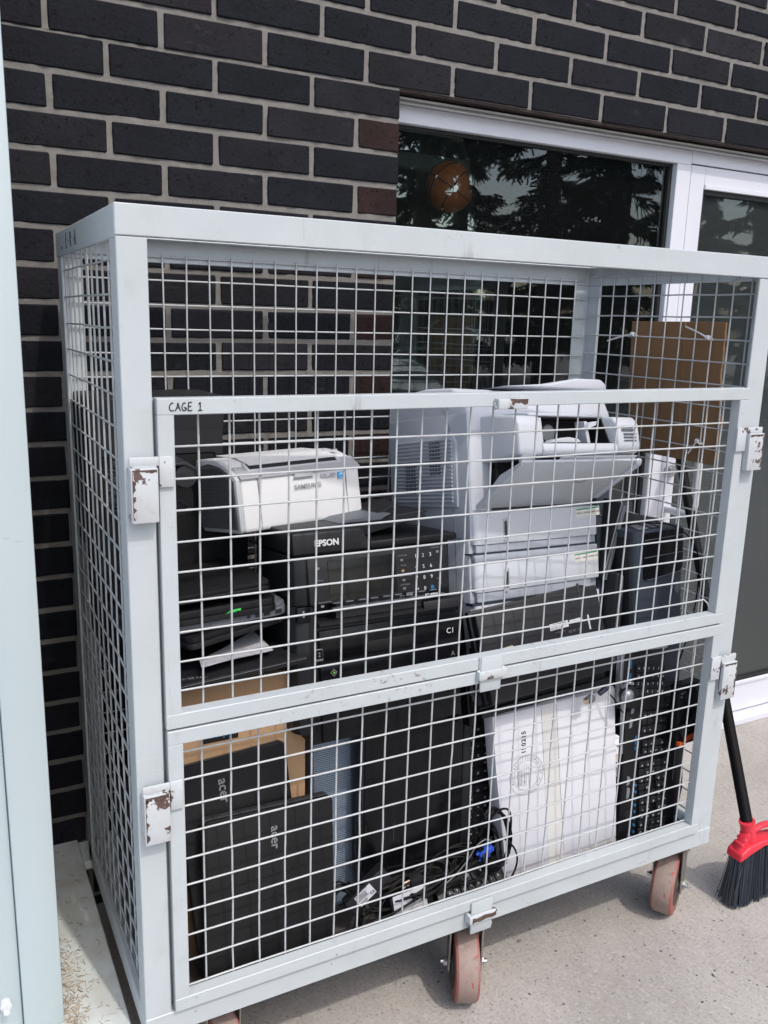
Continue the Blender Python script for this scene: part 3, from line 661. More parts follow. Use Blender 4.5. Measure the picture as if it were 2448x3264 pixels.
def inkjet():
    o = thing('inkjet_printer','black all-in-one inkjet printer with tilted control panel and document feeder','printer',(.23,.09,-.48),(-7.3,.1,0))
    b = B(); b.box(0,.338,0,.27,-.125,.115,.006,2); b.box(.0,.338,.03,.27,.1155,.245,.006,2); b.build('body','blk',o)
    b = B(); b.prism([(-.030,.02),(-.022,.002),(.0,-.006),(.016,.0),(.016,.2),(-.03,.2)],-.10,.1495,'z',.003,2); b.prism([(-.026,.02),(-.02,.004),(.0,-.004),(.012,.002),(.012,.2),(-.026,.2)],.15,.244,'z',.003,2); b.build('side_column','blk2',o)
    b = B(); b.box(-.022,.006,-.008,.004,.120,.150,.002,2); b.build('usb_recess','gloss',o); b = B(); b.box(-.012,-.0075,-.0105,.0,.130,.143,.001,1); b.build('usb_port','silver',o)
    b = B(); b.prism([(-.002,.1495),(-.012,.152),(-.004,.2435),(.012,.2435),(.012,.1495)],.003,.3115,'x',.003,2); p = b.build('control_panel','blk2',o)
    b = B(); b.prism([(-.0125,.157),(-.0062,.232),(-.004,.232),(-.010,.157)],.044,.191,'x',.0008,1); b.build('screen','screen',p)
    tl = Matrix.Translation((0,-.0115,.152)) @ Matrix.Rotation(rad(-4.9),4,'X')
    t = B(tl)
    for i,ch in enumerate('123456'): t.text(ch,.0105,.236+.017*(i%3),.068-.0225*(i//3),-.0012,align='CENTER')
    for i,ch in enumerate('789'): t.text(ch,.0105,.236+.017*(i%3),.0235,-.0012,align='CENTER')
    t.text('0',.0105,.253,.0015,-.0012,align='CENTER'); t.text('*',.0105,.237,.0,-.0012,align='CENTER'); t.build('keypad_print','inkwhite',p)
    t = B(tl)
    for s_,x,z in (('Interrupt',.197,.074),('Reset',.201,.054),('Paper Setting',.196,.034),('Job/Status',.198,.016),('Error      Data',.194,-.006),('Contacts',.272,.083),('Clear',.281,.02),('Received Fax',.02,.002),('Home',.02,.044)): t.text(s_,.0052,x,z,-.0012)
    for x,z in ((.201,.064),(.202,.042),(.203,.024),(.203,.0075),(.209,-.0055),(.217,-.0055),(.284,.073),(.285,.008),(.025,-.006),(.021,.066)): t.box(x,x+.006,-.0014,0,z,z+.0045)
    t.build('panel_print','inkdim',p)
    b = B(tl); b.box(.2025,.2085,-.0016,0,.0425,.0475,.001); b.build('amber_light',mat('amber',(.5,.26,.03),.4),p)
    b = B(tl); b.cyl((.270,-.0016,.0055),(.270,0,.0055),.0042,16); b.build('blue_key','keyblue',p)
    t = B(tl); t.text('ET-8700',.0085,.252,-.013,-.0012,bold=.0002); t.build('lettering','inkwhite',p)
    # feeder hood, scanner lid and sloped document tray
    b = B(); b.prism([(.0,.248),(-.006,.250),(-.004,.288),(.004,.293),(.20,.293),(.20,.248)],-.024,.118,'x',.003,2); b.prism([(.117,.2475),(.117,.2925),(.121,.291),(.136,.262),(.138,.2475)],.0,.2,'y',.002,1)
    h = b.build('feeder_hood','blk2',o)
    t = B(); t.text('EPSON',.0165,.0195,.2625,-.0055,bold=.0006); t.build('lettering','inkwhite',h)
    b = B(); b.box(-.018,.336,.006,.27,.2455,.2475,.002); b.box(.139,.338,-.002,.27,.2478,.262,.004,2); b.build('scanner_lid','blk',o)
    b = B(); b.prism([(.139,.262),(.30,.292),(.30,.297),(.150,.2985),(.122,.2925)],.055,.075,'y',.002,1); b.prism([(.139,.262),(.315,.300),(.315,.304),(.125,.290)],.075,.235,'y',.002,1); b.prism([(.135,.290),(.315,.322),(.318,.314),(.16,.278)],.236,.256,'y',.002,1)
    b.prism([(.18,.296),(.245,.325),(.25,.322),(.19,.292)],.08,.2,'y',.001,1); b.build('document_tray','blk2',o)
    b = B(); b.prism([(.10,.2936),(.19,.2945),(.215,.306),(.12,.300)],.05,.19,'y',.001,1); b.build('document_flap','greyd',o)
    # paper output and cassettes
    b = B(); b.prism([(-.012,.108),(.004,.103),(.22,.118),(.22,.124),(.0,.117),(-.014,.113)],.02,.336,'x',.002,2); b.prism([(-.013,.112),(.0,.118),(.002,.132),(-.010,.128)],.25,.345,'x',.002,2); b.build('output_tray','blk2',o)
    b = B(); b.box(.06,.27,-.002,.03,.1185,.1495); b.build('output_slot','rubber',o)
    b = B(); b.box(.05,.30,-.0145,-.002,.139,.1415,.0006); slots(b,.05,.29,.1505,.1525,9,-.0135,-.002,fill=.6); b.build('chrome_line','greyd',o)
    b = B(); b.box(.02,.335,-.009,.0,.036,.1,.003,2); b.box(.02,.335,-.009,.0,-.12,.032,.003,2); b.build('cassette','gloss',o)
    b = B(); b.box(.12,.23,-.0098,-.003,.042,.068,.004,2); b.build('cassette_pull','matt',o)
    t = B(); t.text('C1',.016,.302,.056,-.0095); t.build('lettering','inkwhite',o); t = B(); t.text('A',.014,.312,.008,-.0095); t.build('lettering','inkdim',o)
    t = B(); t.text('PRECISION',.0062,.024,-.001,-.0095); t.build('lettering','inkwhite',o)
    t = B(); t.text('CORE',.0062,.0585,-.001,-.0095); t.build('lettering','limeink',o)
    b = B(); 
    for s_ in ((.048,.0085,.0075),):
        x,z,r = s_; b.prism([(x,z),(x+r,z+r),(x,z+2*r),(x-r,z+r)],-.0098,-.0085)
    b.build('emblem','inkdim',o)
    b = B(); x,z,r = .048,.0105,.0055; b.prism([(x,z),(x+r,z+r),(x,z+2*r),(x-r,z+r)],-.0102,-.0085); b.build('emblem_centre','gloss',o)
    b = B(); x,z,r = .048,.0130,.003; b.prism([(x,z),(x+r,z+r),(x,z+2*r),(x-r,z+r)],-.0106,-.0085); b.build('emblem_dot','limeink',o)
    b = B(); b.box(.010,.027,-.0098,-.005,.042,.066,.001); b.build('badge','inkdim',o)
    b = B(); b.box(.0112,.0258,-.0102,-.005,.0475,.0648); b.build('badge_field','gloss',o)
    t = B(); t.text('2',.012,.0185,.0515,-.0104,align='CENTER'); t.build('lettering','inkdim',o)
inkjet()

def office_printer():
    o = thing('office_printer','large pale grey office printer with its front flap hanging open and two paper drawers','printer',(.64,.16,-.382),(-10.8,3.5,7.9)); o.scale = (1.145,1,1)
    b = B()
    b.prism([(0,.0),(.345,.0),(.345,.012),(.405,.02),(.405,.285),(.0,.285)],.125,.40,'z',.004,2)
    b.box(.0,.36,.006,.285,-.22,.1248,.004,2)
    b.build('body','grey_shade',o)
    # rounded front corner pillar
    b = B(); b.prism([(.004,-.002),(.05,-.006),(.056,.0),(.056,.05),(.004,.05)],.186,.356,'z',.005,3); b.build('corner_pillar','greyp',o)
    b = B(); b.box(.0565,.34,-.004,.0,.186,.355); b.box(.062,.085,-.012,-.002,.2,.325,.003); b.box(.058,.075,-.018,-.002,.215,.28,.003); b.box(.07,.3,-.01,-.002,.285,.30,.002); b.build('inner_mechanism','rubber',o)
    # top
    b = B(); b.prism([(-.004,.356),(.01,.352),(.285,.36),(.285,.455),(.15,.466),(.05,.458),(.012,.438),(-.002,.405)],.002,.41,'x',.008,3); b.build('top_cover','greyp',o)
    b = B(); b.prism([(.10,.462),(.22,.472),(.31,.489),(.385,.490),(.40,.480),(.405,.463)],.0,.17,'y',.005,3); b.build('top_housing','greyp',o)
    b = B(); b.box(.335,.375,.05,.09,.4885,.4925,.001); b.build('top_window','slate',o)
    # side louvre panel
    b = B(); b.prism([(.034,.195),(.248,.195),(.256,.203),(.256,.352),(.248,.36),(.05,.36),(.034,.34)],-.0045,.002,'x',.002,2); g = b.build('side_louvre','grey_shade',o)
    b = B(); slots(b,0,1,.205,.352,17,0,1,vert=False) if False else None
    for i in range(17):
        z = .206+i*.0085; b.prism([(.046,z),(.246,z),(.246,z+.0048),(.046,z+.0048)],-.0072,-.004,'x',.0008,1)
    b.build('louvre_slats','grey_shade',g)
    b = B()
    for (ya,yb_,za,zb_) in ((.175,.215,.225,.30),(.085,.125,.268,.345)):
        for i in range(int((zb_-za)/.0085)):
            for k in range(4): b.box(-.0049,-.004,ya+k*.010,ya+k*.010+.007,za+i*.0085+.0048,za+i*.0085+.0082)
            for k in range(4): b.box(-.0076,-.0070,ya+k*.010,ya+k*.010+.007,za+i*.0085+.001,za+i*.0085+.0036)
    b.build('vent_holes','rubber',g)
    # curved seam on the side
    b = B(); b.tube([(-.0005,.205,.455),(-.0005,.13,.452),(-.0005,.085,.43),(-.0005,.062,.39),(-.0005,.055,.345),(-.0005,.05,.19),(-.0005,.045,-.2)],.0008,5,2); b.build('side_seam','greyd',o)
    UT = Matrix.Translation((.032-.038*.815,0,0)) @ Matrix.Scale(.815,4,(1,0,0))
    # front unit: jutting box with an open bay
    b = B(UT)
    b.prism([(.0,.292),(-.012,.29),(-.118,.300),(-.122,.312),(-.118,.37),(-.105,.386),(-.03,.392),(.0,.392)],.038,.112,'x',.006,3)
    b.prism([(.0,.30),(-.118,.300),(-.124,.312),(-.12,.327),(.0,.327)],.1125,.372,'x',.004,2)
    b.prism([(.0,.296),(-.115,.303),(-.125,.318),(-.12,.372),(-.106,.388),(-.03,.393),(.0,.393)],.3725,.455,'x',.007,3)
    b.prism([(.0,.385),(-.08,.388),(-.08,.395),(.0,.398)],.1125,.372,'x',.002,1)
    u = b.build('front_unit','greyp',o)
    b = B(UT); b.box(.113,.372,-.02,-.004,.327,.386); b.box(.1135,.3715,-.105,-.02,.3272,.3285); b.box(.114,.371,-.078,-.02,.3845,.3865); b.prism([(-.02,.327),(-.1,.327),(-.06,.386),(-.02,.386)],.1128,.116,'x'); b.prism([(-.02,.327),(-.1,.327),(-.075,.386),(-.02,.386)],.3685,.3722,'x'); b.build('bay','rubber',u)
    b = B(UT); b.prism([(.135,.328),(.150,.328),(.142,.384),(.130,.384)],-.09,-.07,'y',.001,1); b.prism([(.30,.328),(.312,.328),(.300,.378),(.290,.378)],-.09,-.06,'y',.001,1); b.prism([(.165,.329),(.275,.329),(.265,.338),(.23,.342),(.185,.337)],-.095,-.07,'y',.002,1); b.prism([(.29,.360),(.32,.368),(.325,.378),(.295,.374)],-.1,-.08,'y',.001,1); b.build('bay_arms','greyp',u)
    b = B(UT); b.cyl((.2,-.06,.352),(.2,-.03,.352),.020,20); b.box(.20,.25,-.04,-.022,.350,.364,.004); b.box(.155,.17,-.06,-.03,.362,.368); b.build('bay_rollers','greyd',u)
    b = B(UT)
    for x,z,n in ((.392,.338,3),(.385,.362,2)):
        for i in range(n): b.box(x,x+.046,-.1266,-.118,z+i*.0075-.006,z+i*.0075-.0032,.0008)
    b.build('unit_vents','greyd',u)
    # open multipurpose tray
    b = B()
    pl = lambda x0,x1: [(x0,.0)]
    b.prism([(-.004,.190),(-.150,.286),(-.146,.2915),(.0,.198)],.014,.33,'x',.002,2)
    b.prism([(-.150,.280),(-.150,.288),(-.085,.262),(-.01,.195),(-.012,.188)],.010,.0135,'x',.001,1)
    t = b.build('open_flap','greyp',o)
    # tapered right cheek and scooped lip
    b = B(); b.prism([(-.150,.276),(-.152,.289),(-.146,.292),(-.02,.218),(-.02,.20)],.3305,.345,'x',.002,1); b.prism([(-.146,.2915),(-.151,.305),(-.140,.300),(-.135,.286)],.014,.045,'x',.002,1); b.prism([(-.140,.2885),(-.148,.298),(-.138,.297),(-.13,.283)],.12,.335,'x',.0015,1); b.prism([(-.12,.276),(-.125,.284),(-.06,.246),(-.055,.236)],.10,.32,'x',.001,1); b.build('flap_lip','greyp',t)
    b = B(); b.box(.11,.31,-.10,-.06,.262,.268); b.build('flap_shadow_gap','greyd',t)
    b = B()
    fl = Matrix.Translation((0,-.004,.190)) @ Matrix.Rotation(math.atan2(-.146,.096),4,'X')
    b.tube([(.208,-.0015,.100),(.222,-.0015,.092),(.240,-.0015,.1005),(.236,-.0015,.108),(.218,-.0015,.107),(.208,-.0015,.100)],.0007,5,2,M4=Matrix.Translation((0,-.004,.190)) @ Matrix.Rotation(rad(56.7),4,'X')); b.build('flap_emblem','greyd',t)
    # drawers
    def drawer(z0,z1,x1,name='paper_drawer'):
        b = B(); b.prism([(.003,.012),(.006,-.004),(.014,-.010),(x1-.006,-.010),(x1,-.006),(x1,.012)],z0,z1,'z',.003,2)
        return b.build(name,'greyp',o)
    d2 = drawer(.112,.183,.352); d3 = drawer(.008,.075,.356)
    b = B(); b.box(.01,.336,-.006,.01,.094,.1115,.002); b.box(.004,.352,-.008,.01,.0755,.090,.003,2); b.box(.01,.33,-.006,.01,-.014,.0075,.002); b.build('drawer_recess','grey_shade',o)
    b = B(); b.box(-.001,.352,-.002,.02,.0903,.0938); b.box(-.001,.352,-.002,.02,-.0205,-.0145); b.build('dark_band','slate',o)
    d4 = drawer(-.215,-.021,.356)
    for d,z in ((d2,.142),(d3,.030)):
        b = B(); b.box(.078,.0885,-.0112,-.008,z-.026,z+.026,.004,2); h = b.build('handle','trim',d)
        b = B(); b.box(.0805,.086,-.0118,-.01,z-.018,z+.02,.002); b.build('handle_slot','gloss',h)
    for d,x,z,n,s_ in ((d2,.285,.1605,'TRAY 2 - PLAIN PAPER ONLY','a'),(d3,.276,.0535,'TRAY 3 - MEMO PAPER ONLY','b')):
        M4 = Matrix.Translation((x,0,z)) @ Matrix.Rotation(rad(-3),4,'Y')
        b = B(); b.box(0,.073,-.0107,-.009,-.004,.0175,M4=M4); l = b.build('label','label' if s_=='a' else 'label',d)
        l.data.materials[0] = mat('cream_label',(.62,.61,.57),.6)
        b = B(); b.box(.002,.071,-.0111,-.009,.0135,.0165,M4=M4); b.build('green_strip','green',l)
        t = B(); t.text(n,.0058,.002,.0035,-.0109,M4=M4); t.build('lettering',mat('label_ink',(.16,.09,.08),.6),l)
    # slate column with the tray numbers
    b = B(); b.prism([(.3605,.0),(.407,.004),(.409,.012),(.409,.2),(.3605,.2)],-.22,.228,'z',.003,2); s = b.build('slate_column','slate',o)
    b = B()
    for z in (.085,-.03): b.box(.3606,.4085,-.0006,.004,z,z+.0016)
    for x,z in ((.372,.160),(.366,.038),(.360+.006,-.062)): b.box(x-.004,x+.016,-.0008,.004,z-.007,z+.009,.003,1)
    b.build('indicator_recess','rubber',s)
    b = B(); b.lathe([(.0075,-.0012),(.0088,-.0012),(.0088,.0),(.0075,.0)],24,M4=Matrix.Translation((.385,.0015,.138)) @ Matrix.Rotation(rad(90),4,'Z')); b.build('button','slate',s)
    t = B(); t.text('2',.013,.368,.156,-.0010); t.build('lettering','inkdim',s)
    t = B(); t.text('3',.013,.3615,.034,-.0012,bold=.0004); t.text('4',.013,.3615,-.066,-.0012,bold=.0004); t.build('lettering','inkwhite',s)
office_printer()

def dark_monitor():
    o = thing('desktop_tower','black desktop tower with vertical ribs on its side at the upper left','computer',(-.104,.40,-.275))
    b = B(); b.box(0,.268,0,.172,0,.314,.004,2); b.build('case','blk2',o)
    b = B(); b.prism([(-.0005,.245),(-.0005,.3135),(.010,.315),(.172,.313),(.172,.245)],-.001,.270,'x',.003,1); b.build('hood','blk2',o)
    b = B()
    for i in range(20): b.prism([(.01+i*.008,.16),(.013+i*.008,.16),(.010+i*.008,.30),(.007+i*.008,.30)],-.005,0,'x',.001,1)
    b.build('side_ribs','blk2',o)
    b = B(); b.box(.02,.25,-.002,0,.02,.20,.004,1); b.build('front_panel','matt',o)
dark_monitor()
def stand():
    o = thing('monitor_stand','black monitor stand with a round open tube end and hinge plate','stand',(.004,.095,-.066))
    b = B(); b.lathe([(.0155,0),(.0190,0),(.0190,.13),(.0155,.13)],28,M4=Matrix.Rotation(rad(90),4,'Z')); b.build('tube','blk3',o)
    b = B(); b.prism([(-.10,.012),(-.03,.024),(.0,.0245),(.018,.014),(.021,-.002),(.019,-.002),(.015,.010),(-.002,.020),(-.03,.0195),(-.10,.006)],-.004,.12,'y',.001,1); b.build('shroud','blk3',o)
    b = B(); b.prism([(-.10,-.02),(.008,-.018),(.012,-.03),(.013,-.058),(.006,-.067),(-.02,-.070),(-.10,-.078)],.004,.010,'y',.001,1); p = b.build('hinge_plate','matt',o)
    b = B(); b.cyl((.003,.0,-.058),(.003,.005,-.058),.0045,16); b.cyl((-.006,.001,-.046),(-.006,.005,-.046),.0025,10); b.build('screw','blk2',p)
    b = B(); b.tube([(.003,.002,-.052),(-.012,.002,-.038),(-.03,.002,-.05),(-.06,.002,-.062)],.0012,5,1); b.build('bracket_edge','blk2',p)
stand()
def wires_left():
    o = thing('earphone_wires','tangle of thin pale wires with a white ring behind the left mesh','wires',(-.085,.2,-.12))
    b = B(); r = random.Random(5)
    for i in range(9):
        a = r.uniform(0,6.3); p = []
        for k in range(14):
            t = a+k*.55; p.append((.012*math.sin(k*1.3+i), .10*math.cos(t)*r.uniform(.7,1), .02*math.sin(t)+i*.004))
        b.tube(p,.0008,5,2)
    b.build('strands','cableg',o)
    b = B(); b.tube([(0,-.06+.028*math.cos(t*.3),-.06+.03*math.sin(t*.3)) for t in range(22)],.0016,6); b.build('ring','zip',o)
wires_left()

def laptop(name,label,loc,eul,w,d,h,mats=('blk','blk2'),screen_gap=.5,vents=None,ports=False,extra=None,corner=.012):
    """closed laptop lying flat: x along its visible edge, y into the cage, z up"""
    o = thing(name,label,'laptop',loc,eul,'closed laptops in the cage')
    def rr(x0,x1,y0,y1,r,n=4):
        P = []
        for cx,cy,a in ((x1-r,y0+r,-90),(x1-r,y1-r,0),(x0+r,y1-r,90),(x0+r,y0+r,180)):
            for k in range(n+1): t = rad(a+90*k/n); P.append((cx+r*math.cos(t),cy+r*math.sin(t)))
        return P
    z = h*screen_gap
    b = B(); b.prism(rr(0,w,0,d,corner),0,z,'z',.0015,2); base = b.build('base',mats[1],o)
    b = B(); b.prism(rr(.001,w-.001,.001,d-.001,corner),z+.0006,h,'z',.0015,2); b.build('lid',mats[0],o)
    if vents:
        for v in vents:
            b = B(); slots(b,v[0],v[1],z*.2,z*.85,v[2],-.0006,.003,fill=.55); b.build('vent','rubber',base)
    if ports:
        b = B(); b.cyl((w-.079,-.0006,z*.5),(w-.079,.003,z*.5),.0035,14)
        for x,ww in ((w-.066,.011),(w-.049,.012),(w-.027,.013)): b.box(x,x+ww,-.0006,.003,z*.25,z*.72)
        b.build('ports','rubber',base)
        b = B(); b.box(w-.15,w-.098,-.0007,.002,z*.1,z*.85,.0006); b.build('drive_door','greyd',base)
    return o
laptop('closed_laptop','thin matt black closed laptop on top of the laptop stack',(-.098,.12,-.3075),(-4,-3.3,0),.264,.23,.0165,vents=((.09,.158,18),),mats=('matt','blk'))
lp2 = laptop('closed_laptop','black closed laptop with a torn green sticker, second in the laptop stack',(-.100,.118,-.3455),(-4,-2.2,0),.278,.24,.026,vents=((.10,.185,20),),mats=('blk','blk'),screen_gap=.45,corner=.016)
g = B(); g.prism([(.176,.0105),(.186,.0125),(.192,.0110),(.199,.0130),(.206,.0128),(.206,.0165),(.19,.0160)],-.0012,.0005); g.build('sticker','lime',lp2)
laptop('closed_laptop','grey edged closed laptop with a row of ports, third in the laptop stack',(-.098,.125,-.3640),(-3.5,-3.4,0),.300,.24,.023,mats=('greyd','greyd'),ports=True,corner=.022,screen_gap=.72)
laptop('closed_laptop','small black netbook, lowest of the laptop stack above the white paper',(.006,.100,-.383),(-4,-3.5,14),.222,.2,.022,mats=('blk','blk2'),ports=False,corner=.014)
def flat_player():
    o = thing('disc_player','flat black disc player lying across the cardboard box under the laptops','player',(-.105,.078,-.4525),(-3.2,-3.8,0))
    b = B(); b.prism([(0,0),(.326,0),(.338,.012),(.338,.29),(0,.29)],0,.0125,'z',.0015,2); b.build('case','blk2',o)
    b = B(); b.box(.0,.325,-.0008,.003,.0085,.0093); b.build('front_line','inkdim',o)
    t = B(Matrix.Translation((.086,.022,.0128)) @ Matrix.Rotation(rad(-90),4,'X')); 
    for i in range(4): t.text(['01/2 3','4:5 6','7.8','---'][i],.008,.01+.012*i,.0-.004*i,0)
    t.build('printed_marks','inkdim',o)
flat_player()
def sheet():
    o = B(Z0)
    pts = [(.030,.135,-.4175),(.168,.232,-.4165),(.168,.118,-.4125),(.022,.088,-.4135)]
    P = [Vector(p) for p in pts]
    n = 10; V = []
    for i in range(n+1):
        row = []
        for j in range(n+1):
            u,v = i/n, j/n; p = P[3].lerp(P[2],u).lerp(P[0].lerp(P[1],u),v); p.z += .0015*math.sin(u*5+v*3)+.0012
            row.append((o.bm.verts.new(o.T@p), o.bm.verts.new(o.T@(p+Vector((0,0,.0004))))))
        V.append(row)
    for i in range(n):
        for j in range(n):
            for k in (0,1): o.bm.faces.new((V[i][j][k],V[i+1][j][k],V[i+1][j+1][k],V[i][j+1][k]))
    e = o.build('paper_sheet','paper'); tag(e,'sheet of white paper lying under the netbook on the black player','paper')
sheet()
def carton():
    o = thing('cardboard_box','tall brown cardboard shipping box with black tape label, left of the inkjet','box',(-.105,.13,-1.038))
    b = B(); b.box(.068,.345,0,.33,0,.570,.002,2,jit=.002); b.build('body','kraft',o)
    b = B(); b.prism([(.345,.573),(.3452,.571),(.068,.571),(.068,.573)],-.001,.165,'y'); b.box(.068,.344,.1652,.33,.5712,.5735,.0006); b.build('flap','kraft',o)
    b = B(); b.box(.138,.206,-.0012,0,.456,.530); l = b.build('tape','matt',o)
    M4 = Matrix.Translation((.203,-.0016,.487)) @ Matrix.Rotation(rad(180),4,'Y')
    t = B(); t.text('prime',.021,.004,.012,0,M4=M4); t.tube([(.008,0,.003),(.02,0,-.004),(.04,0,-.004),(.054,0,.005)],.0012,5,2,M4=M4); t.tube([(.046,0,.005),(.055,0,.006),(.054,0,-.003)],.0011,5,0,M4=M4); t.build('lettering','sky',l)
carton()
def standing_laptop(label,loc,eul,w,h,th,txt=None,z0=0.0,mats=('matt','blk2'),nm='standing_laptop'):
    o = thing(nm,label,'laptop',loc,eul,'laptops standing on end at the lower left')
    r = .012
    def rr(x0,x1,a0,a1,n=4):
        P = []
        for cx,cz,a in ((x1-r,a0+r,-90),(x1-r,a1-r,0),(x0+r,a1-r,90),(x0+r,a0+r,180)):
            for k in range(n+1): t = rad(a+90*k/n); P.append((cx+r*math.cos(t),cz+r*math.sin(t)))
        return P
    b = B(); b.prism(rr(0,w,z0,h),0,.008,'y',.002,2); lid = b.build('lid',mats[0],o)
    b = B(); b.prism(rr(-.001,w-.002,z0-.001,h+.001),.0086,th,'y',.003,2); b.build('base','blk3',o)
    b = B(); b.box(-.004,.012,.006,th-.004,h*.70,h*.82,.002); b.box(-.004,.012,.006,th-.004,h*.12,h*.24,.002); b.build('hinge','blk',o)
    if txt:
        x,z,s = txt
        t = B(); t.text('acer',s,x,z,-.0006,rot=rad(-90),bold=.0004); t.build('lettering','silver',lid)
    return o
standing_laptop('black laptop standing on end in front, with a silver logo near its top right',(0.002,.018,-1.008),(-7.3,1.8,0),.256,.312,.026,(.128,.277,.026),z0=-.03)
standing_laptop('black laptop behind the front one, standing tilted against the cardboard box',(-.014,.088,-.793),(-9.8,-3.6,0),.217,.180,.024,(.078,.140,.027),z0=-.22)
def silver_case():
    o = thing('speaker_case','blue grey perforated metal panel of a case standing right of the cardboard box','computer case',(.321,.16,-.957),(-6.5,.9,0))
    b = B(); b.prism([(-.048,.0),(.042,-.004),(.06,.002),(.070,.016),(.070,.2),(-.048,.2)],-.078,.40,'z',.003,2); b.build('case','perfd',o)
    b = B(); b.box(-.046,.042,-.0062,-.002,-.07,.392,.002); f = b.build('perforated_front','perf',o)
    b = B(); 
    for i in range(110): b.box(-.045,.041,-.0070,-.006,-.066+i*.00415,-.066+i*.00415+.0016)
    b.build('perforation_rows','perfd',f)
silver_case()
def slab():
    o = thing('flat_monitor','large flat black monitor standing face forward in the middle of the lower door','monitor',(.37,.1,-.945),(-6.1,3.1,0))
    b = B(); b.box(-.020,.255,0,.028,0,.392,.007,3); b.build('case','blk2',o)
    b = B(); b.box(-.013,.230,-.0022,.002,.010,.383,.004,2); b.build('screen','gloss',o)
    b = B(); b.box(.2335,.2345,-.0008,.002,.02,.38); b.build('bezel_line','blk2',o)
    b = B(); b.box(.2395,.247,-.001,.002,.352,.359,.001); b.build('badge','inkdim',o)
    b = B(); b.box(.059,.061,-.0028,.0,.065,.105,.0006); b.build('scratch_strip','blk3',o)
    b = B(); b.box(-.0,.23,.03,.09,.0,.03,.006,2); b.build('foot','blk',o)
slab()
KEYS = 'QWERTYUIOPASDFGHJKLZXCVBNM1234567890'
def keyboard(name,label,loc,eul,w,h,cols,rows,x0,z0,kw,kh,case='blk',legend='inkwhite',th=.014,extra=None,thing_group='keyboards in the cage',outline=None,rot=False,rs=random.Random(9)):
    """keyboard standing in the xz plane facing -y"""
    o = thing(name,label,'keyboard',loc,eul,thing_group)
    b = B()
    if outline: b.prism(outline,0,th,'y',.003,2)
    else: b.box(0,w,0,th,0,h,.003,2)
    b.build('case',case,o)
    kb = B(); t = B()
    for i in range(cols):
        for j in range(rows):
            x = x0+i*kw; z = z0+j*kh
            kb.box(x+.0008,x+kw-.0008,-.0062,.001,z+.0008,z+kh-.0008,.0014,1)
            if rs.random() < .8: t.text(rs.choice(KEYS),min(kw,kh)*.42,x+kw*.36,z+kh*.5,-.0064,rot=rad(-90) if rot else 0)
    kb.build('keys','blk2',o); t.build('key_legends',legend,o)
    return o
keyboard('keyboard','black keyboard standing upright between the monitor and the white carton',(.667,.14,-.991),(-7.2,1.6,0),.13,.345,5,15,-.040+.018,.012,.0195,.0205,outline=[(-.06,-.03),(.078,-.03),(.082,.06),(.066,.34),(.058,.348),(-.06,.348)],rot=True)
keyboard('keyboard','black keyboard lying tilted on the cage floor under the cables',(.515,.012,-1.036),(-48,-1,3),.18,.085,8,3,.02,.008,.0185,.0215,th=.012)
def ergo():
    ol = [(-.004,-.03),(.165,-.03),(.18,.1),(.186,.2),(.190,.33),(.182,.375),(.165,.392),(.125,.390),(.08,.378),(.03,.362),(.002,.345),(-.004,.30)]
    o = keyboard('ergonomic_keyboard','big black multimedia keyboard standing on end at the lower right','',(0,0,0),0,0,0,0,0,0,0,0) if False else thing('multimedia_keyboard','big black multimedia keyboard with blue and silver buttons standing on end at the lower right','keyboard',(1.036,.05,-1.033),(-8.6,5.3,0),'keyboards in the cage')
    b = B(); b.prism(ol,0,.02,'y',.004,2); cs = b.build('case','blk',o)
    b = B(); b.tube([(.0,-.001,.335),(.03,-.001,.356),(.08,-.001,.372),(.125,-.001,.384),(.165,-.001,.386),(.182,-.001,.372)],.007,10,2); b.build('palm_rest','blk2',o)
    b = B(); b.prism([(.132,-.02),(.172,-.02),(.180,.2),(.182,.32),(.14,.335),(.132,.30)],-.004,.002,'y',.003,2); b.build('rest_pad','matt',o)
    kb = B(); t = B(); tb = B(); r = random.Random(4)
    for (za,n,cols,x0,dx) in ((.272,4,5,.044,.0185),(.218,2,5,.050,.0185),(.0,11,5,.046,.019)):
        for j in range(n):
            for i in range(cols):
                x = x0+i*dx+(.004*math.sin(j*.5) if n>5 else 0); z = za+j*.0185
                if r.random() < .06: continue
                kb.box(x+.001,x+dx-.0012,-.0085,.001,z+.001,z+.0172,.0018,1)
                if r.random() < .75: t.text(r.choice('0123456789QWERTYUIOPASDFGHJKLZXCVB'),.0075,x+.006,z+.010,-.0087,rot=rad(-90))
    kb.build('keys','blk2',o); t.build('key_legends','inkwhite',o)
    for k in range(9):
        z = .012+k*.0165; tb.cyl((.0385+.0008*k*0,-.0035,z),(.0385,.001,z),.0036,12)
    for z in (.232,.245,.258): tb.box(.0295,.0345,-.002,.001,z,z+.009)
    tb.build('blue_keys','keyblue',o)
    for (x,z,s) in ((.012,.300,1),(.016,.333,.8),(.014,.128,1.1),(.013,.158,.9),(.024,.012,1),(.024,-.015,1)):
        b = B(); b.prism([(x-.005,z-.013*s),(x+.004,z-.010*s),(x+.006,z+.010*s),(x-.003,z+.013*s)],-.004,.002,'y',.0012,1); b.build('silver_button','silver',o)
    b = B(); b.lathe([(.0,-.004),(.012,-.004),(.014,.001),(.0,.001)],24,M4=Matrix.Translation((.020,0,.07)) @ Matrix.Rotation(rad(90),4,'Z')); b.build('dial','blk2',o)
ergo()
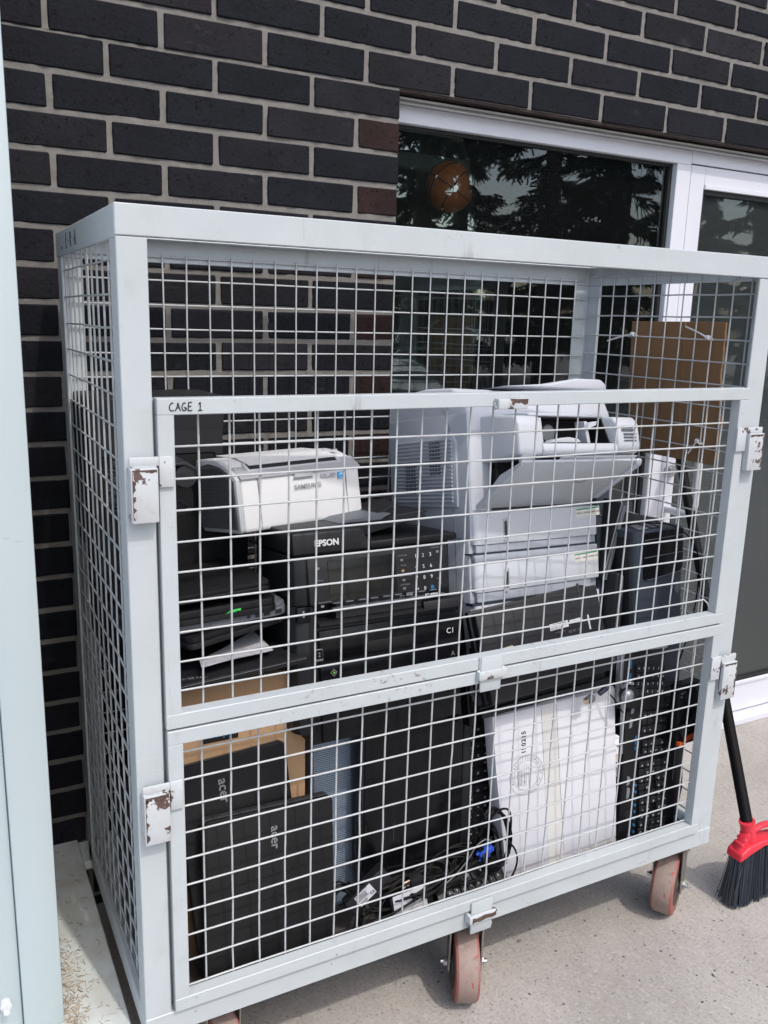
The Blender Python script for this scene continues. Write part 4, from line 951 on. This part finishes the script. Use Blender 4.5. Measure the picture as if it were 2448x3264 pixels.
def upper_keyboard():
    o = keyboard('silver_keyboard','black keyboard with silver frame leaning above the multimedia keyboard',(1.045,.10,-.605),(-12.6,9.9,0),.142,.055,6,4,.034,-.055,.0165,.0185,rot=False,outline=[(-.010,-.085),(.140,-.085),(.140,.056),(-.002,.053),(-.010,.045)])
    b = B(); b.prism([(-.016,-.07),(-.006,-.07),(-.005,.040),(.0,.048),(.139,.062),(.139,.067),(-.006,.055),(-.015,.044)],-.004,.012,'y',.002,2); b.build('silver_frame','silver',o)
    b = B(); b.box(.012,.020,-.0055,.001,-.03,.0,.001); b.box(.012,.020,-.0055,.001,.01,.03,.001); b.build('blue_keys','keyblue',o)
    p = thing('small_panel','thin dark panel leaning behind the silver framed keyboard','panel',(1.185,.135,-.66),(-10,6,0))
    B().box(-.03,.055,0,.008,-.01,.145,.002,2).build('board','blk2',p)
upper_keyboard()
def white_box():
    o = thing('white_carton','flat white shipping carton with a round printed stamp standing on edge','box',(.706,.06,-1.029),(-5.9,.1,0))
    ol = [(0,0),(.326,-.002),(.3235,.14),(.314,.392),(.145,.391),(-.038,.388),(-.028,.26)]
    b = B(); b.prism(ol,0,.036,'y',.0018,2); b.build('body','carton',o)
    b = B(); b.prism([(-.038,.3895),(.314,.3935),(.312,.3955),(.2,.394),(.1,.3925),(-.036,.3905)],.002,.037,'y',.0006,1); b.build('flap','carton',o)
    b = B(); b.prism([(.094,.3905),(.139,.3912),(.167,-.001),(.120,-.001)],-.0007,.001); b.prism([(.094,.3958),(.139,.3963),(.139,.3973),(.094,.3968)],.0,.034); b.build('tape','cream',o)
    b = B(); b.tube([(.1385,-.0009,.385),(.150,-.0009,.2),(.164,-.0009,.02)],.0006,5); b.tube([(.095,-.0009,.385),(.107,-.0009,.2)],.0003,5); b.build('tape_edge','inkgrey',o)
    b = B()
    for r,w in ((.0465,.0007),(.0345,.0005)): b.tube([(.055+r*math.cos(t*math.pi/24),-.0003,.234+r*math.sin(t*math.pi/24)) for t in range(49)],w,4)
    for i in range(7): b.tube([(.030+i*.0062,-.0003,.234-.028+.002*abs(i-3)),(.030+i*.0062,-.0003,.234+.028-.002*abs(i-3))],.0003,4)
    st = b.build('stamp','inkgrey',o)
    t = B(); t.text('150215',.0165,.052,.286,-.0004,rot=rad(90),spacing=1.1,bold=.0003); t.build('lettering','ink',o)
    t = B()
    for i,ch in enumerate('BOX CERTIFICATE'): 
        a = rad(200-i*10.5); t.text(ch,.0072,.055+.0375*math.cos(a),.234+.0375*math.sin(a),-.0004,rot=a-rad(90),align='CENTER')
    for i,ch in enumerate('DULUTH GEORGIA'):
        a = rad(-75+i*10.0); t.text(ch,.0072,.055+.0425*math.cos(a),.234+.0425*math.sin(a),-.0004,rot=a+rad(90),align='CENTER')
    for i,(s_,z) in enumerate((('SINGLE WALL',-.022),('EDGE CRUSH',-.022),('TEST (ECT)',-.022),('44',.0),('95',.0))): t.text(s_,.0062,.034+i*.0088,.234+z,-.0004,rot=rad(90))
    t.build('lettering','inkgrey',o)
    b = B(); b.box(-.02,.0,.004,.05,.004,.03); t = None; b.build('side_print',mat('dark_side',(.35,.35,.38),.7),o)
    b = B(); b.prism([(.07,-.012),(.30,-.005),(.318,.016),(.10,.004)],-.006,-.002); b.build('crushed_edge',mat('crushed_board',(.42,.42,.42),.8,col2=(.3,.3,.3),scale=60),o)
white_box()
def plastic_bag():
    o = thing('poster_sleeve','clear and blue printed plastic sleeve under the white carton','sleeve',(.78,.03,-1.036))
    b = B(); b.prism([(0,.0),(.24,.0),(.245,.022),(.16,.024),(.06,.012),(0,.01)],0,.012,'y',.002,1); b.build('sleeve',mat('clear_sleeve',(.30,.33,.36),.2),o)
    b = B(); b.box(.08,.14,-.001,.001,.004,.014); b.build('blue_print','slate',o)
plastic_bag()
def under_laptops():
    o = thing('upturned_laptop','black laptop showing its underside with white labels, behind the door rail','laptop',(.607,.058,-.478),(-19.2,-4.2,0))
    b = B(); b.box(0,.325,0,.018,-.10,.092,.004,2); ba = b.build('base','blk2',o)
    b = B(); b.prism([(-.006,-.1),(.322,-.1),(.322,.088),(.30,.098),(-.006,.096)],.0185,.034,'y',.003,2); b.build('lid','blk',o)
    b = B(); slots(b,.125,.175,.0945,.0985,9,.019,.032); b.build('vent','rubber',ba)
    for q in ((.102,.116,.050,.072,4,False),(.075,.085,.045,.066,4,False),(.225,.265,.052,.057,9,True)):
        b = B(); slots(b,*q[:5],-.0006,.002,vert=q[5]); b.build('vent','rubber',ba)
    b = B(); b.box(.27,.277,-.0008,.002,.05,.105,.001); b.build('latch','blk3',ba); b = B()
    for x,z in ((.02,.085),(.075,.08),(.21,.085),(.315,.03),(.045,.03),(.09,.03),(.1,.015)):
        b = B(); b.cyl((x,-.0006,z),(x,.002,z),.002,10); b.build('screw','rubber',ba)
    b = B(); b.box(.178,.228,-.0006,.001,.018,.032); b.box(.232,.268,-.0006,.001,.0225,.0305); b.box(.282,.2865,-.0006,.001,.0,.032); l = b.build('label','label',ba)
    b = B(); b.box(.002,.076,-.0006,.001,-.02,.006,M4=Matrix.Rotation(rad(-3),4,'Y')); b.build('old_label','yellowed',ba)
    t = B(); slots(t,.186,.222,.0255,.0305,22,-.0009,-.0003,fill=.45); t.text('P/N 120 114',.005,.18,.0195,-.0007); t.build('barcode','ink',l)
    b = B(); b.box(.178,.27,-.0005,.001,-.02,.016); b.build('spec_label','greyd',ba) if False else b.bm.free()
    t = B(); t.text('CE  FC  UL',.007,.225,.004,-.0005); t.text('MODEL  INPUT',.004,.19,.01,-.0005); t.build('lettering','inkdim',ba)
    o = thing('worn_laptop','worn black laptop lying with its vented edge on the white carton','laptop',(.617,.075,-.624),(-14,-.8,0))
    b = B(); b.box(0,.352,0,.016,.012,.15,.003,2); ba = b.build('base','blk2',o)
    b = B(); b.prism([(0.0,.0),(.36,.012),(.356,.026),(.0,.016)],-.012,.014,'y',.002,2); b.prism([(0,.017),(.35,.038),(.35,.044),(.0,.024)],-.006,.012,'y',.001,1); b.build('lid','blk',o)
    b = B(); slots(b,.01,.06,.004,.011,9,-.0126,-.010); slots(b,.105,.155,.118,.128,10,-.0006,.002); b.build('vent','rubber',ba)
    b = B(); b.box(-.014,-.002,.02,.05,-.02,.25,.004,2); b.build('side_rail','gloss',o)
under_laptops()
def tower():
    o = thing('slim_tower','dark slate desktop tower with glossy black drive panel at the right','computer',(1.090,.12,-.50),(-4.8,-2,0))
    b = B(); b.prism([(-.004,.010),(.004,.0),(.146,.0),(.150,.008),(.150,.27),(-.004,.27)],-.30,.228,'z',.003,2); b.build('case','slate',o)
    b = B(); b.box(-.0046,-.0035,.02,.26,-.25,.21); b.build('side_cover','blk2',o)
    b = B(); b.prism([(.020,.112),(.030,.107),(.140,.116),(.148,.124),(.149,.223),(.020,.223)],-.003,.001,'y',.0012,1); f = b.build('drive_panel','gloss',o)
    b = B(); b.box(.022,.147,-.0036,-.002,.205,.2065); b.box(.022,.147,-.0036,-.002,.163,.1645); b.tube([(.03,-.0032,.110),(.04,-.0036,.1085),(.138,-.0036,.1165),(.145,-.0032,.124)],.0009,5); b.build('drive_lines','greyd',f)
    b = B(); b.prism([(.02,.015),(.095,.015),(.125,.07),(.04,.07)],.2285,.2305,'z',.001,1); b.build('top_tray','greyd',o)
    b = B(); b.prism([(.055,.012),(.062,.012),(.075,.072),(.066,.072)],.2306,.232,'z'); b.prism([(.08,.012),(.086,.012),(.10,.072),(.094,.072)],.2306,.232,'z'); b.prism([(-.0,.075),(.148,.075),(.148,.26),(0,.26)],.2286,.236,'z',.003,1); b.build('top_cover','blk2',o)
    b = B(); b.lathe([(0,-.002),(.008,-.002),(.0095,.001),(0,.001)],24,M4=Matrix.Translation((.132,0,.075)) @ Matrix.Scale(1.6,4,(0,0,1)) @ Matrix.Rotation(rad(90),4,'Z')); b.build('power_button','greyd',o)
    w = B(Z0); w.tube([(1.10,.2,-.262),(1.15,.15,-.258),(1.195,.13,-.262),(1.235,.10,-.30),(1.250,.09,-.36),(1.250,.09,-.45),(1.235,.085,-.52),(1.20,.08,-.60)],.0018,6,2); tag(w.build('thin_cable','cable'),'thin black cable looping over the slate desktop tower','cable')
tower()
def slim_laptops():
    o = thing('slim_laptop','slim silver edged laptop leaning between the office printer and the slate tower','laptop',(1.054,.20,-.352),(0,12,0))
    b = B(); b.box(0,.005,.0008,.24,-.05,.142,.002,2); b.build('lid','blk2',o)
    b = B(); b.box(.0005,.006,-.001,.0007,-.05,.142,.0006); b.box(.0095,.019,-.001,.0007,-.05,.136,.0006); b.build('edge_trim','silver',o)
    b = B(); b.box(.0095,.019,.0008,.24,-.05,.136,.0025,2); ba = b.build('base','greyd',o)
    b = B(); b.box(.0062,.0093,.002,.238,-.05,.134); b.build('screen_gap','rubber',o)
    b = B(); b.cyl((.0145,-.0006,.09),(.0145,.002,.09),.002,10); b.box(.012,.0165,-.0006,.002,.03,.045); b.build('ports','rubber',ba)
    o = thing('thick_laptop','dark laptop with silver slotted edge standing on its side by the slate tower','laptop',(1.048,.162,-.56),(-2,4,0))
    b = B(); b.box(0,.016,0,.24,-.12,.182,.006,3); b.build('lid','blk2',o)
    b = B(); b.box(.0165,.034,0,.24,-.12,.178,.007,3); ba = b.build('base','silver',o)
    b = B(); slots(b,.022,.031,.03,.125,26,-.0006,.002,vert=False); slots(b,.003,.012,.04,.12,20,-.0006,.002,vert=False); b.box(.0235,.028,-.0006,.002,.142,.150); b.build('vent','rubber',ba)
slim_laptops()
def small_right():
    o = thing('wifi_router','black router with ports and an orange clip behind the lower right mesh','router',(1.175,.035,-.795),(-6,3,0))
    b = B(); b.prism([(0,.0),(.068,.006),(.070,.16),(.0,.152)],0,.03,'y',.003,2); b.build('case','blk',o)
    b = B(); b.lathe([(0,-.004),(.012,-.004),(.0135,.001),(0,.001)],20,M4=Matrix.Translation((.032,0,.118)) @ Matrix.Rotation(rad(90),4,'Z')); b.build('dial','blk2',o)
    b = B()
    for x,z in ((.008,.132),(.016,.136),(.006,.124),(.056,.14),(.062,.132)): b.cyl((x,-.003,z),(x,.001,z),.0025,8)
    b.build('connectors','greyd',o)
    b = B(); b.prism([(.0,.055),(.03,.060),(.045,.075),(.064,.072),(.068,.052),(.05,.04),(.0,.035)],-.012,.0,'y',.003,2); b.box(.0,.02,-.016,-.01,.03,.06,.002); b.build('bracket','blk2',o)
    b = B(); b.prism([(.02,.024),(.066,.032),(.062,.022),(.02,.012)],-.010,.0,'y',.001,1); b.box(-.002,.012,-.012,0,.004,.014,.001); b.build('orange_clip','orange',o)
    o = thing('black_panel','tall black plastic board standing between the multimedia keyboard and the right mesh','panel',(1.17,.06,-1.035),(-4,3,0))
    b = B(); b.prism([(0,0),(.055,0),(.075,.10),(.066,.20),(.074,.30),(.0,.30)],0,.018,'y',.003,2); b.build('board','blk',o)
    b = B(); b.tube([(.03,-.001,.29),(.036,-.001,.2),(.033,-.001,.1)],.0012,5,1); b.build('edge_line','greyd',o)
    o = thing('headset','black headset with a silver ear knob lying above the white carton corner','headset',(1.022,.058,-.642))
    b = B(); b.ball((0,0,0),.0165,3,(1,.7,1)); b.build('ear_knob','silver',o)
    b = B(); b.lathe([(.0,.0),(.02,.0),(.022,.01),(.0,.012)],24,M4=Matrix.Translation((.006,.002,0)) @ Matrix.Rotation(rad(70),4,'Z')); b.build('ear_cup','blk2',o)
    b = B(); b.tube([(.016,.02,-.16),(.008,.02,-.06),(.0,.016,.0),(-.004,.012,.022),(.004,.004,.032),(.016,.004,.026)],.0045,8,2); b.build('headband','silver',o)
    b = B(); b.tube([(-.05,.012,.012),(-.035,.0,-.006),(-.02,.0,-.03),(-.004,0,-.045)],.0018,6,1); b.build('cord','cable',o)
    o = thing('cable_plug','dark blue video plug and tinned connector resting on the white carton top','plug',(.945,.07,-.627),(0,-10,10))
    b = B(); b.cyl((0,0,0),(.03,0,.006),.006,12,r2=.008); b.cyl((.03,0,.006),(.05,.006,.004),.0045,10,r2=.003); b.build('plug_body',mat('dark_blue_plug',(.02,.022,.05),.5),o)
    b = B(); b.box(-.052,-.044,-.006,.006,-.004,.008,.001); b.build('connector','brass',o)
    b = B(); b.box(-.0435,-.022,-.008,.008,-.006,.008,.003,2); b.build('connector_hood','greyd',o)
small_right()
def cables():
    r = random.Random(11)
    b = B(Z0)
    def coil(cx,cy,cz,rx,rz,n,rad_,tilt=0,ph=0):
        P = []
        for k in range(int(n*14)+1):
            t = ph+k*2*math.pi/14; q = 1+.12*math.sin(k*.7)
            P.append((cx+rx*q*math.cos(t), cy+.018*math.sin(t*1.0)+r.uniform(-.003,.003), cz+rz*q*math.sin(t)+tilt*rx*math.cos(t)))
        b.tube(P,rad_,6,1)
    coil(.290,.045,-.985,.040,.058,3,.0028)
    coil(.285,.060,-.978,.048,.055,2,.0022,.1,1)
    coil(.52,.05,-.955,.075,.020,3,.0026,.18)
    coil(.55,.06,-.948,.06,.028,2,.0022,.25,2)
    coil(.46,.055,-.962,.06,.012,2,.0025,.2,1)
    coil(.655,.045,-.905,.040,.060,2,.0036,0,-1)
    coil(.60,.05,-.955,.05,.03,3,.0022,.1,.5)
    coil(.49,.048,-.955,.05,.022,2,.0026,.3,1.5)
    coil(.42,.062,-.975,.07,.020,2,.0024,.1,2.5)
    coil(.645,.05,-.93,.03,.05,2,.0024,0,.3)
    for q in range(6):
        x_ = .34+.035*q; b.tube([(x_,.04+r.uniform(0,.03),-1.0+r.uniform(0,.02)),(x_+.05,.04+r.uniform(0,.03),-.975+r.uniform(-.01,.03)),(x_+.11,.045,-.96+r.uniform(-.02,.03)),(x_+.15,.05,-.94+r.uniform(-.03,.02))],r.choice((.0018,.0024,.003)),6,2)
    b.tube([(.32,.05,-.90),(.33,.09,-.83),(.345,.10,-.80),(.365,.10,-.81),(.37,.095,-.84),(.35,.09,-.88),(.32,.08,-.90)],.0017,6,2)
    b.tube([(.60,.05,-.90),(.63,.04,-.85),(.66,.04,-.83),(.69,.045,-.84),(.695,.04,-.88),(.68,.035,-.92)],.0024,6,2)
    b.tube([(.67,.03,-.90),(.70,.028,-.93),(.71,.028,-.97),(.69,.028,-1.01),(.66,.03,-1.03)],.0022,6,2)
    b.tube([(.34,.04,-1.01),(.42,.035,-.998),(.5,.035,-.965),(.56,.04,-.94)],.0033,6,2)
    b.tube([(.63,.05,-.86),(.62,.055,-.82),(.60,.06,-.84),(.605,.06,-.88)],.002,6,2)
    e = b.build('cable_tangle','cable'); tag(e,'tangle of black power and data cables heaped on the cage floor','cables')
    b = B(Z0); b.tube([(.37,.035,-1.015),(.45,.03,-.985),(.53,.03,-.965),(.58,.035,-.93),(.60,.04,-.905),(.625,.04,-.893),(.642,.04,-.902)],.0013,6,2)
    tag(b.build('grey_cable','cableg'),'light grey cable running across the black cable tangle','cable')
    b = B(Z0); b.tube([(.53,.028,-.985),(.56,.026,-1.005),(.60,.026,-1.008),(.625,.028,-.99),(.628,.03,-.965)],.0016,6,2)
    tag(b.build('grey_cable','cableg'),'short light grey cable curving over the keyboard on the cage floor','cable')
    o = thing('power_adapter','black laptop power brick with a white rating label among the cables','adapter',(.315,.045,-.985),(-10,-36,0))
    B().box(0,.105,0,.028,0,.034,.004,3).build('brick','blk2',o)
    b = B(); b.box(.022,.064,-.0006,.001,.004,.030); l = b.build('label','label',o)
    t = B(); t.text('CE',.009,.052,.008,-.0009); slots(t,.025,.042,.006,.012,9,-.0009,0,fill=.45)
    for i in range(5): t.box(.024,.048,-.0009,0,.015+i*.0028,.0162+i*.0028)
    t.build('label_print','ink',l)
    o = thing('wall_plug','black mains plug with three bare metal prongs above the white tagged unit','plug',(.445,.05,-.952),(0,-12,0))
    b = B(); b.prism([(0,-.010),(.022,-.013),(.03,-.006),(.03,.008),(.022,.014),(0,.012)],-.008,.012,'y',.003,2); b.build('body','blk2',o)
    for z in (.006,-.001): B().box(-.018,0,-.004,-.001,z,z+.004,.0006).build('prong','brass',o)
    B().cyl((-.016,.004,-.008),(0,.004,-.008),.0022,10).build('prong','brass',o)
    o = thing('tagged_unit','small black power unit with a large white tag facing the lower door','adapter',(.400,.03,-1.036),(-12,-4,0))
    B().box(0,.10,0,.05,0,.066,.004,2).build('case','blk',o)
    b = B(); b.box(.006,.084,-.0007,.001,.014,.068); l = b.build('tag','label',o)
    t = B(); t.text('CE',.012,.01,.018,-.0009)
    for i in range(7): t.box(.036,.08-.004*(i%3),-.0009,0,.024+i*.0055,.0258+i*.0055)
    t.build('label_print','inkgrey',l)
    o = thing('video_plug','bright blue video cable plug among the black cables','plug',(.618,.035,-.945),(0,-25,0))
    b = B(); b.prism([(0,0),(.022,-.002),(.024,.004),(.037,.004),(.037,.018),(.024,.018),(.022,.024),(0,.022)],0,.014,'y',.002,2); b.build('hood','blue',o)
    for z in (.0,.018): B().cyl((-.004,.007,z+.002),(.01,.007,z+.002),.003,10).build('thumb_screw','blue',o)
    b = B(); slots(b,.004,.02,.004,.018,4,-.0008,.002,vert=False); b.build('grip_ribs','slate',o)
cables()

# ------------------------------------------------------------------ cardboard notice tied to the right side, zip ties
def card():
    o = thing('cardboard_sheet','brown cardboard sheet tied to the right hand mesh of the cage','cardboard',(1.2715,.102,-.118))
    pf = [(.0,.0),(.003,.08),(.0,.12),(.012,.23),(.009,.26),(.010,.334),(.160,.333),(.314,.331),(.306,.15),(.292,-.002),(.18,-.001)]
    b = B(); b.prism(pf,.0,.0045,'x',.0006,1); b.build('sheet','kraft2',o)
    e = B(); r = random.Random(2)
    P = []
    for i in range(40):
        t = i/39; y = (.0 if t<.36 else .004+.008*min(1,(t-.36)/.3)); P.append((.0022, y-.001+r.uniform(-.0015,.0012), .334*t))
    e.tube(P,.003,6); e.build('torn_edge','kraftedge',o)
    f = B(); P = [(-.0006,.130+r.uniform(-.002,.002)-.016*(1-i/30),.002+.33*i/30) for i in range(31)]
    f.tube(P,.0016,5); f.build('fold_line','kraftedge',o)
card()
def zips():
    for lab,y,z,y2,z2 in (('white zip tie at the upper left of the cardboard sheet, tail hanging left',.392,.180,.479,.161),('white zip tie at the upper right of the cardboard sheet, tail pointing up',.145,.179,.212,.204),('white zip tie near the lower right corner of the cardboard sheet',.143,-.065,.164,-.096)):
        o = thing('zip_tie',lab,'zip tie',(XR-.0115,y,z),group='zip ties holding the cardboard')
        b = B(); b.tube([(-.004,.0,.0),(-.004,(y2-y)*.3,(z2-z)*.28+.002),(-.007,y2-y,z2-z)],.0019,6,1); b.build('tail','zip',o)
        b = B(); b.box(-.008,-.001,-.0045,.0045,-.003,.004,.001); b.tube([(-.003,-.008,-.004),(-.005,0,0),(-.003,.006,.004)],.0017,6,1); b.tube([(-.003,.006,.004),(.008,.007,.005),(.0095,0,0),(.008,-.009,-.005),(-.003,-.008,-.004)],.0017,6,1); b.build('head','zip',o)
zips()

# ------------------------------------------------------------------ broom
def broom():
    o = thing('broom','red headed broom with grey bristles and black handle leaning at the cage right side','broom',(1.43,-.012,-1.265))
    # frame: x along the head, leaning back slightly
    hd = [(-.062,.150),(-.058,.166),(-.036,.196),(-.018,.212),(-.016,.222),(.016,.222),(.018,.205),(.020,.186),(.06,.178),(.11,.170),(.135,.150),(.138,.138),(.09,.150),(.03,.153),(-.03,.138),(-.056,.132)]
    b = B()
    b.prism([(-.058,.134),(-.02,.146),(.03,.158),(.09,.156),(.138,.138),(.134,.152),(.09,.168),(.02,.176),(-.03,.170),(-.055,.156)],-.024,.024,'y',.005,3)
    b.prism([(-.052,.158),(-.034,.192),(-.016,.210),(-.012,.170)],-.012,.012,'y',.004,2)
    for i in range(4): b.prism([(-.047+i*.009,.172+i*.0105),(-.041+i*.009,.175+i*.0105),(-.039+i*.009,.180+i*.0105),(-.046+i*.009,.177+i*.0105)],-.015,.015,'y',.002,1)
    b.cyl((-.002,.0,.166),(-.014,.006,.226),.0185,24); b.cyl((-.0135,.0058,.2235),(-.0145,.0062,.2285),.0205,24)
    b.tube([(.012,.003,.196),(.04,.002,.204),(.075,.002,.200),(.105,.0,.178),(.118,0,.160)],.0085,10,2)
    b.build('head','red',o)
    r = random.Random(8)
    def bundle(n,xa,xb,ba,bb,name,m):
        b = B()
        for i in range(n):
            u = (i+r.random())/n; y = r.uniform(-.017,.017)
            x0 = xa+(xb-xa)*u; zt = .136+.022*math.sin(max(0,min(1,(x0+.058)/.196))*math.pi)
            x1 = ba+(bb-ba)*u+r.uniform(-.003,.003); zb = max(.0,r.uniform(.0,.006)+max(0,(u-.3))*.0)
            mx = (x0+x1)/2+r.uniform(-.002,.002)
            b.tube([(x0,y,zt),(mx,y*1.35+r.uniform(-.002,.002),zt*.5),(x1,y*1.7+r.uniform(-.004,.004),zb+.001)],r.uniform(.0008,.0014),4)
        for _ in range(4):
            x = xa+.01; b.tube([(x,-.02,.12),(x-.02,-.03,.10-r.uniform(0,.02)),(x-.03,-.03,.06-r.uniform(0,.03))],.0004,4,1)
        b.build(name,m,o,smooth=0)
    bundle(620,-.054,.075,-.068,.085,'bristles','bristle')
    bundle(150,.075,.134,.085,.165,'red_bristles','bristler')
    b = B(); b.cyl((-.0135,.0058,.222),(.3705,.716,1.058),.0150,20); b.build('handle',mat('black_painted_tube',(.004,.004,.0045),.6,spec=.12),o)
broom()

# ------------------------------------------------------------------ loose grit on the pavement
def grit():
    r = random.Random(21); b = B()
    for i in range(420):
        x = r.uniform(.2,2.2); y = r.uniform(-.75,.15); s = r.choice((.0012,.0016,.002,.0026,.0042 if i%9==0 else .002))
        t = bmesh.new(); bmesh.ops.create_icosphere(t, subdivisions=1, radius=s)
        for v in t.verts: v.co = Vector((x+v.co.x*r.uniform(.8,1.7), y+v.co.y*r.uniform(.8,1.7), s*.35+v.co.z*r.uniform(.4,.8)))
        b._add(t)
    tag(b.build('grit','stone',smooth=0),'dark grit and small stones scattered over the concrete','grit',kind='stuff')
grit()

# ------------------------------------------------------------------ spruces across the yard (seen mirrored in the glass)
def spruce_mesh(seed,H,R):
    r = random.Random(seed)
    t = B(); t.cyl((0,0,0),(0,0,H),.16,10,r2=.02)
    tips = []
    z = .9
    while z < H-.2:
        L = R*(1-(z/H))**.8*r.uniform(.75,1.1)
        for k in range(r.randint(4,6)):
            a = r.uniform(0,6.28); l = L*r.uniform(.6,1.1); dz = -.18*l
            P = [Vector((math.cos(a)*l*q, math.sin(a)*l*q, z+dz*math.sin(q*2.4)*1.3)) for q in (0,.35,.7,1)]
            t.tube(P,.018,4); tips.append((P,l,a))
        z += r.uniform(.28,.42)
    c_ = B()
    for P,l,a in tips:
        n = int(95*l)+14
        for i in range(n):
            q = r.uniform(.12,1.0); i0 = min(2,int(q*3)); f = q*3-i0; p = P[i0].lerp(P[i0+1],f)
            w = r.uniform(.08,.22)*(1.15-q*.5); d = Vector((math.cos(a+r.uniform(-1.3,1.3)),math.sin(a+r.uniform(-1.3,1.3)),r.uniform(-1.1,-.1))).normalized()
            s = d.cross(Vector((r.uniform(-1,1),r.uniform(-1,1),r.uniform(-1,1)))).normalized()
            p0 = p+Vector((r.uniform(-.04,.04),)*3)
            for m_ in range(2):
                s2 = (s+Vector((r.uniform(-.6,.6),r.uniform(-.6,.6),r.uniform(-.6,.6)))).normalized(); o_ = p0+d*w*.35*m_
                c_.quad(o_-s2*.010,o_+s2*.010,o_+d*w+s2*.020,o_+d*w-s2*.006)
    return t,c_
def trees():
    spec = [(8.3,-12.2,1.5,'tall dark spruce mirrored at the left of the shop window'),(10.9,-11.6,1.5,'dark spruce with a thick trunk mirrored in the middle of the shop window'),(13.6,-12.6,1.5,'dark spruce mirrored in the right part of the shop window'),
        (17.4,-12.0,1.5,'spruce mirrored in the upper glass of the door'),(21.6,-12.8,1.5,'spruce mirrored far right in the door glass'),
        (9.6,-16.4,1.6,'more distant spruce mirrored behind the left tree in the shop window'),(12.6,-17.6,1.6,'more distant spruce mirrored behind the middle tree in the shop window'),(16.6,-16.6,1.6,'more distant spruce mirrored behind the right tree in the shop window'),(22.0,-17.6,1.6,'more distant spruce mirrored in the door glass')]
    for i,(x,y,sc,lab) in enumerate(spec):
        H = 7.2+.5*(i%3); o = thing('spruce_tree',lab,'tree',(x,y,-ZG),(0,0,37*i),'spruces across the yard'); o.location.z = 0; o.scale = (sc,sc,sc)
        t,c_ = spruce_mesh(40+i,H,2.1); t.build('trunk','bark',o); c_.build('crown','needle',o,smooth=0)
trees()

def behind():
    o = thing('filler_box','plain black filler box added to darken the gap behind the laptop stack','case',(-.095,.395,-.48))
    b = B(); b.box(0,.31,0,.14,0,.275,.004,2); b.build('case','matt',o)  # added filler, keeps the gap behind the laptops black
    b = B(); slots(b,.03,.27,.02,.16,24,-.001,.002,fill=.4); b.build('vent','rubber',o)
    o = thing('side_laptop','black closed laptop standing on edge beside the left front post','laptop',(-.098,.045,-1.039),(-3,0,0),'laptops standing on end at the lower left')
    b = B(); b.box(0,.011,0,.25,0,.36,.004,2); b.build('lid','matt',o)
    b = B(); b.box(.0115,.026,0,.25,0,.355,.004,2); b.build('base','blk2',o)
behind()
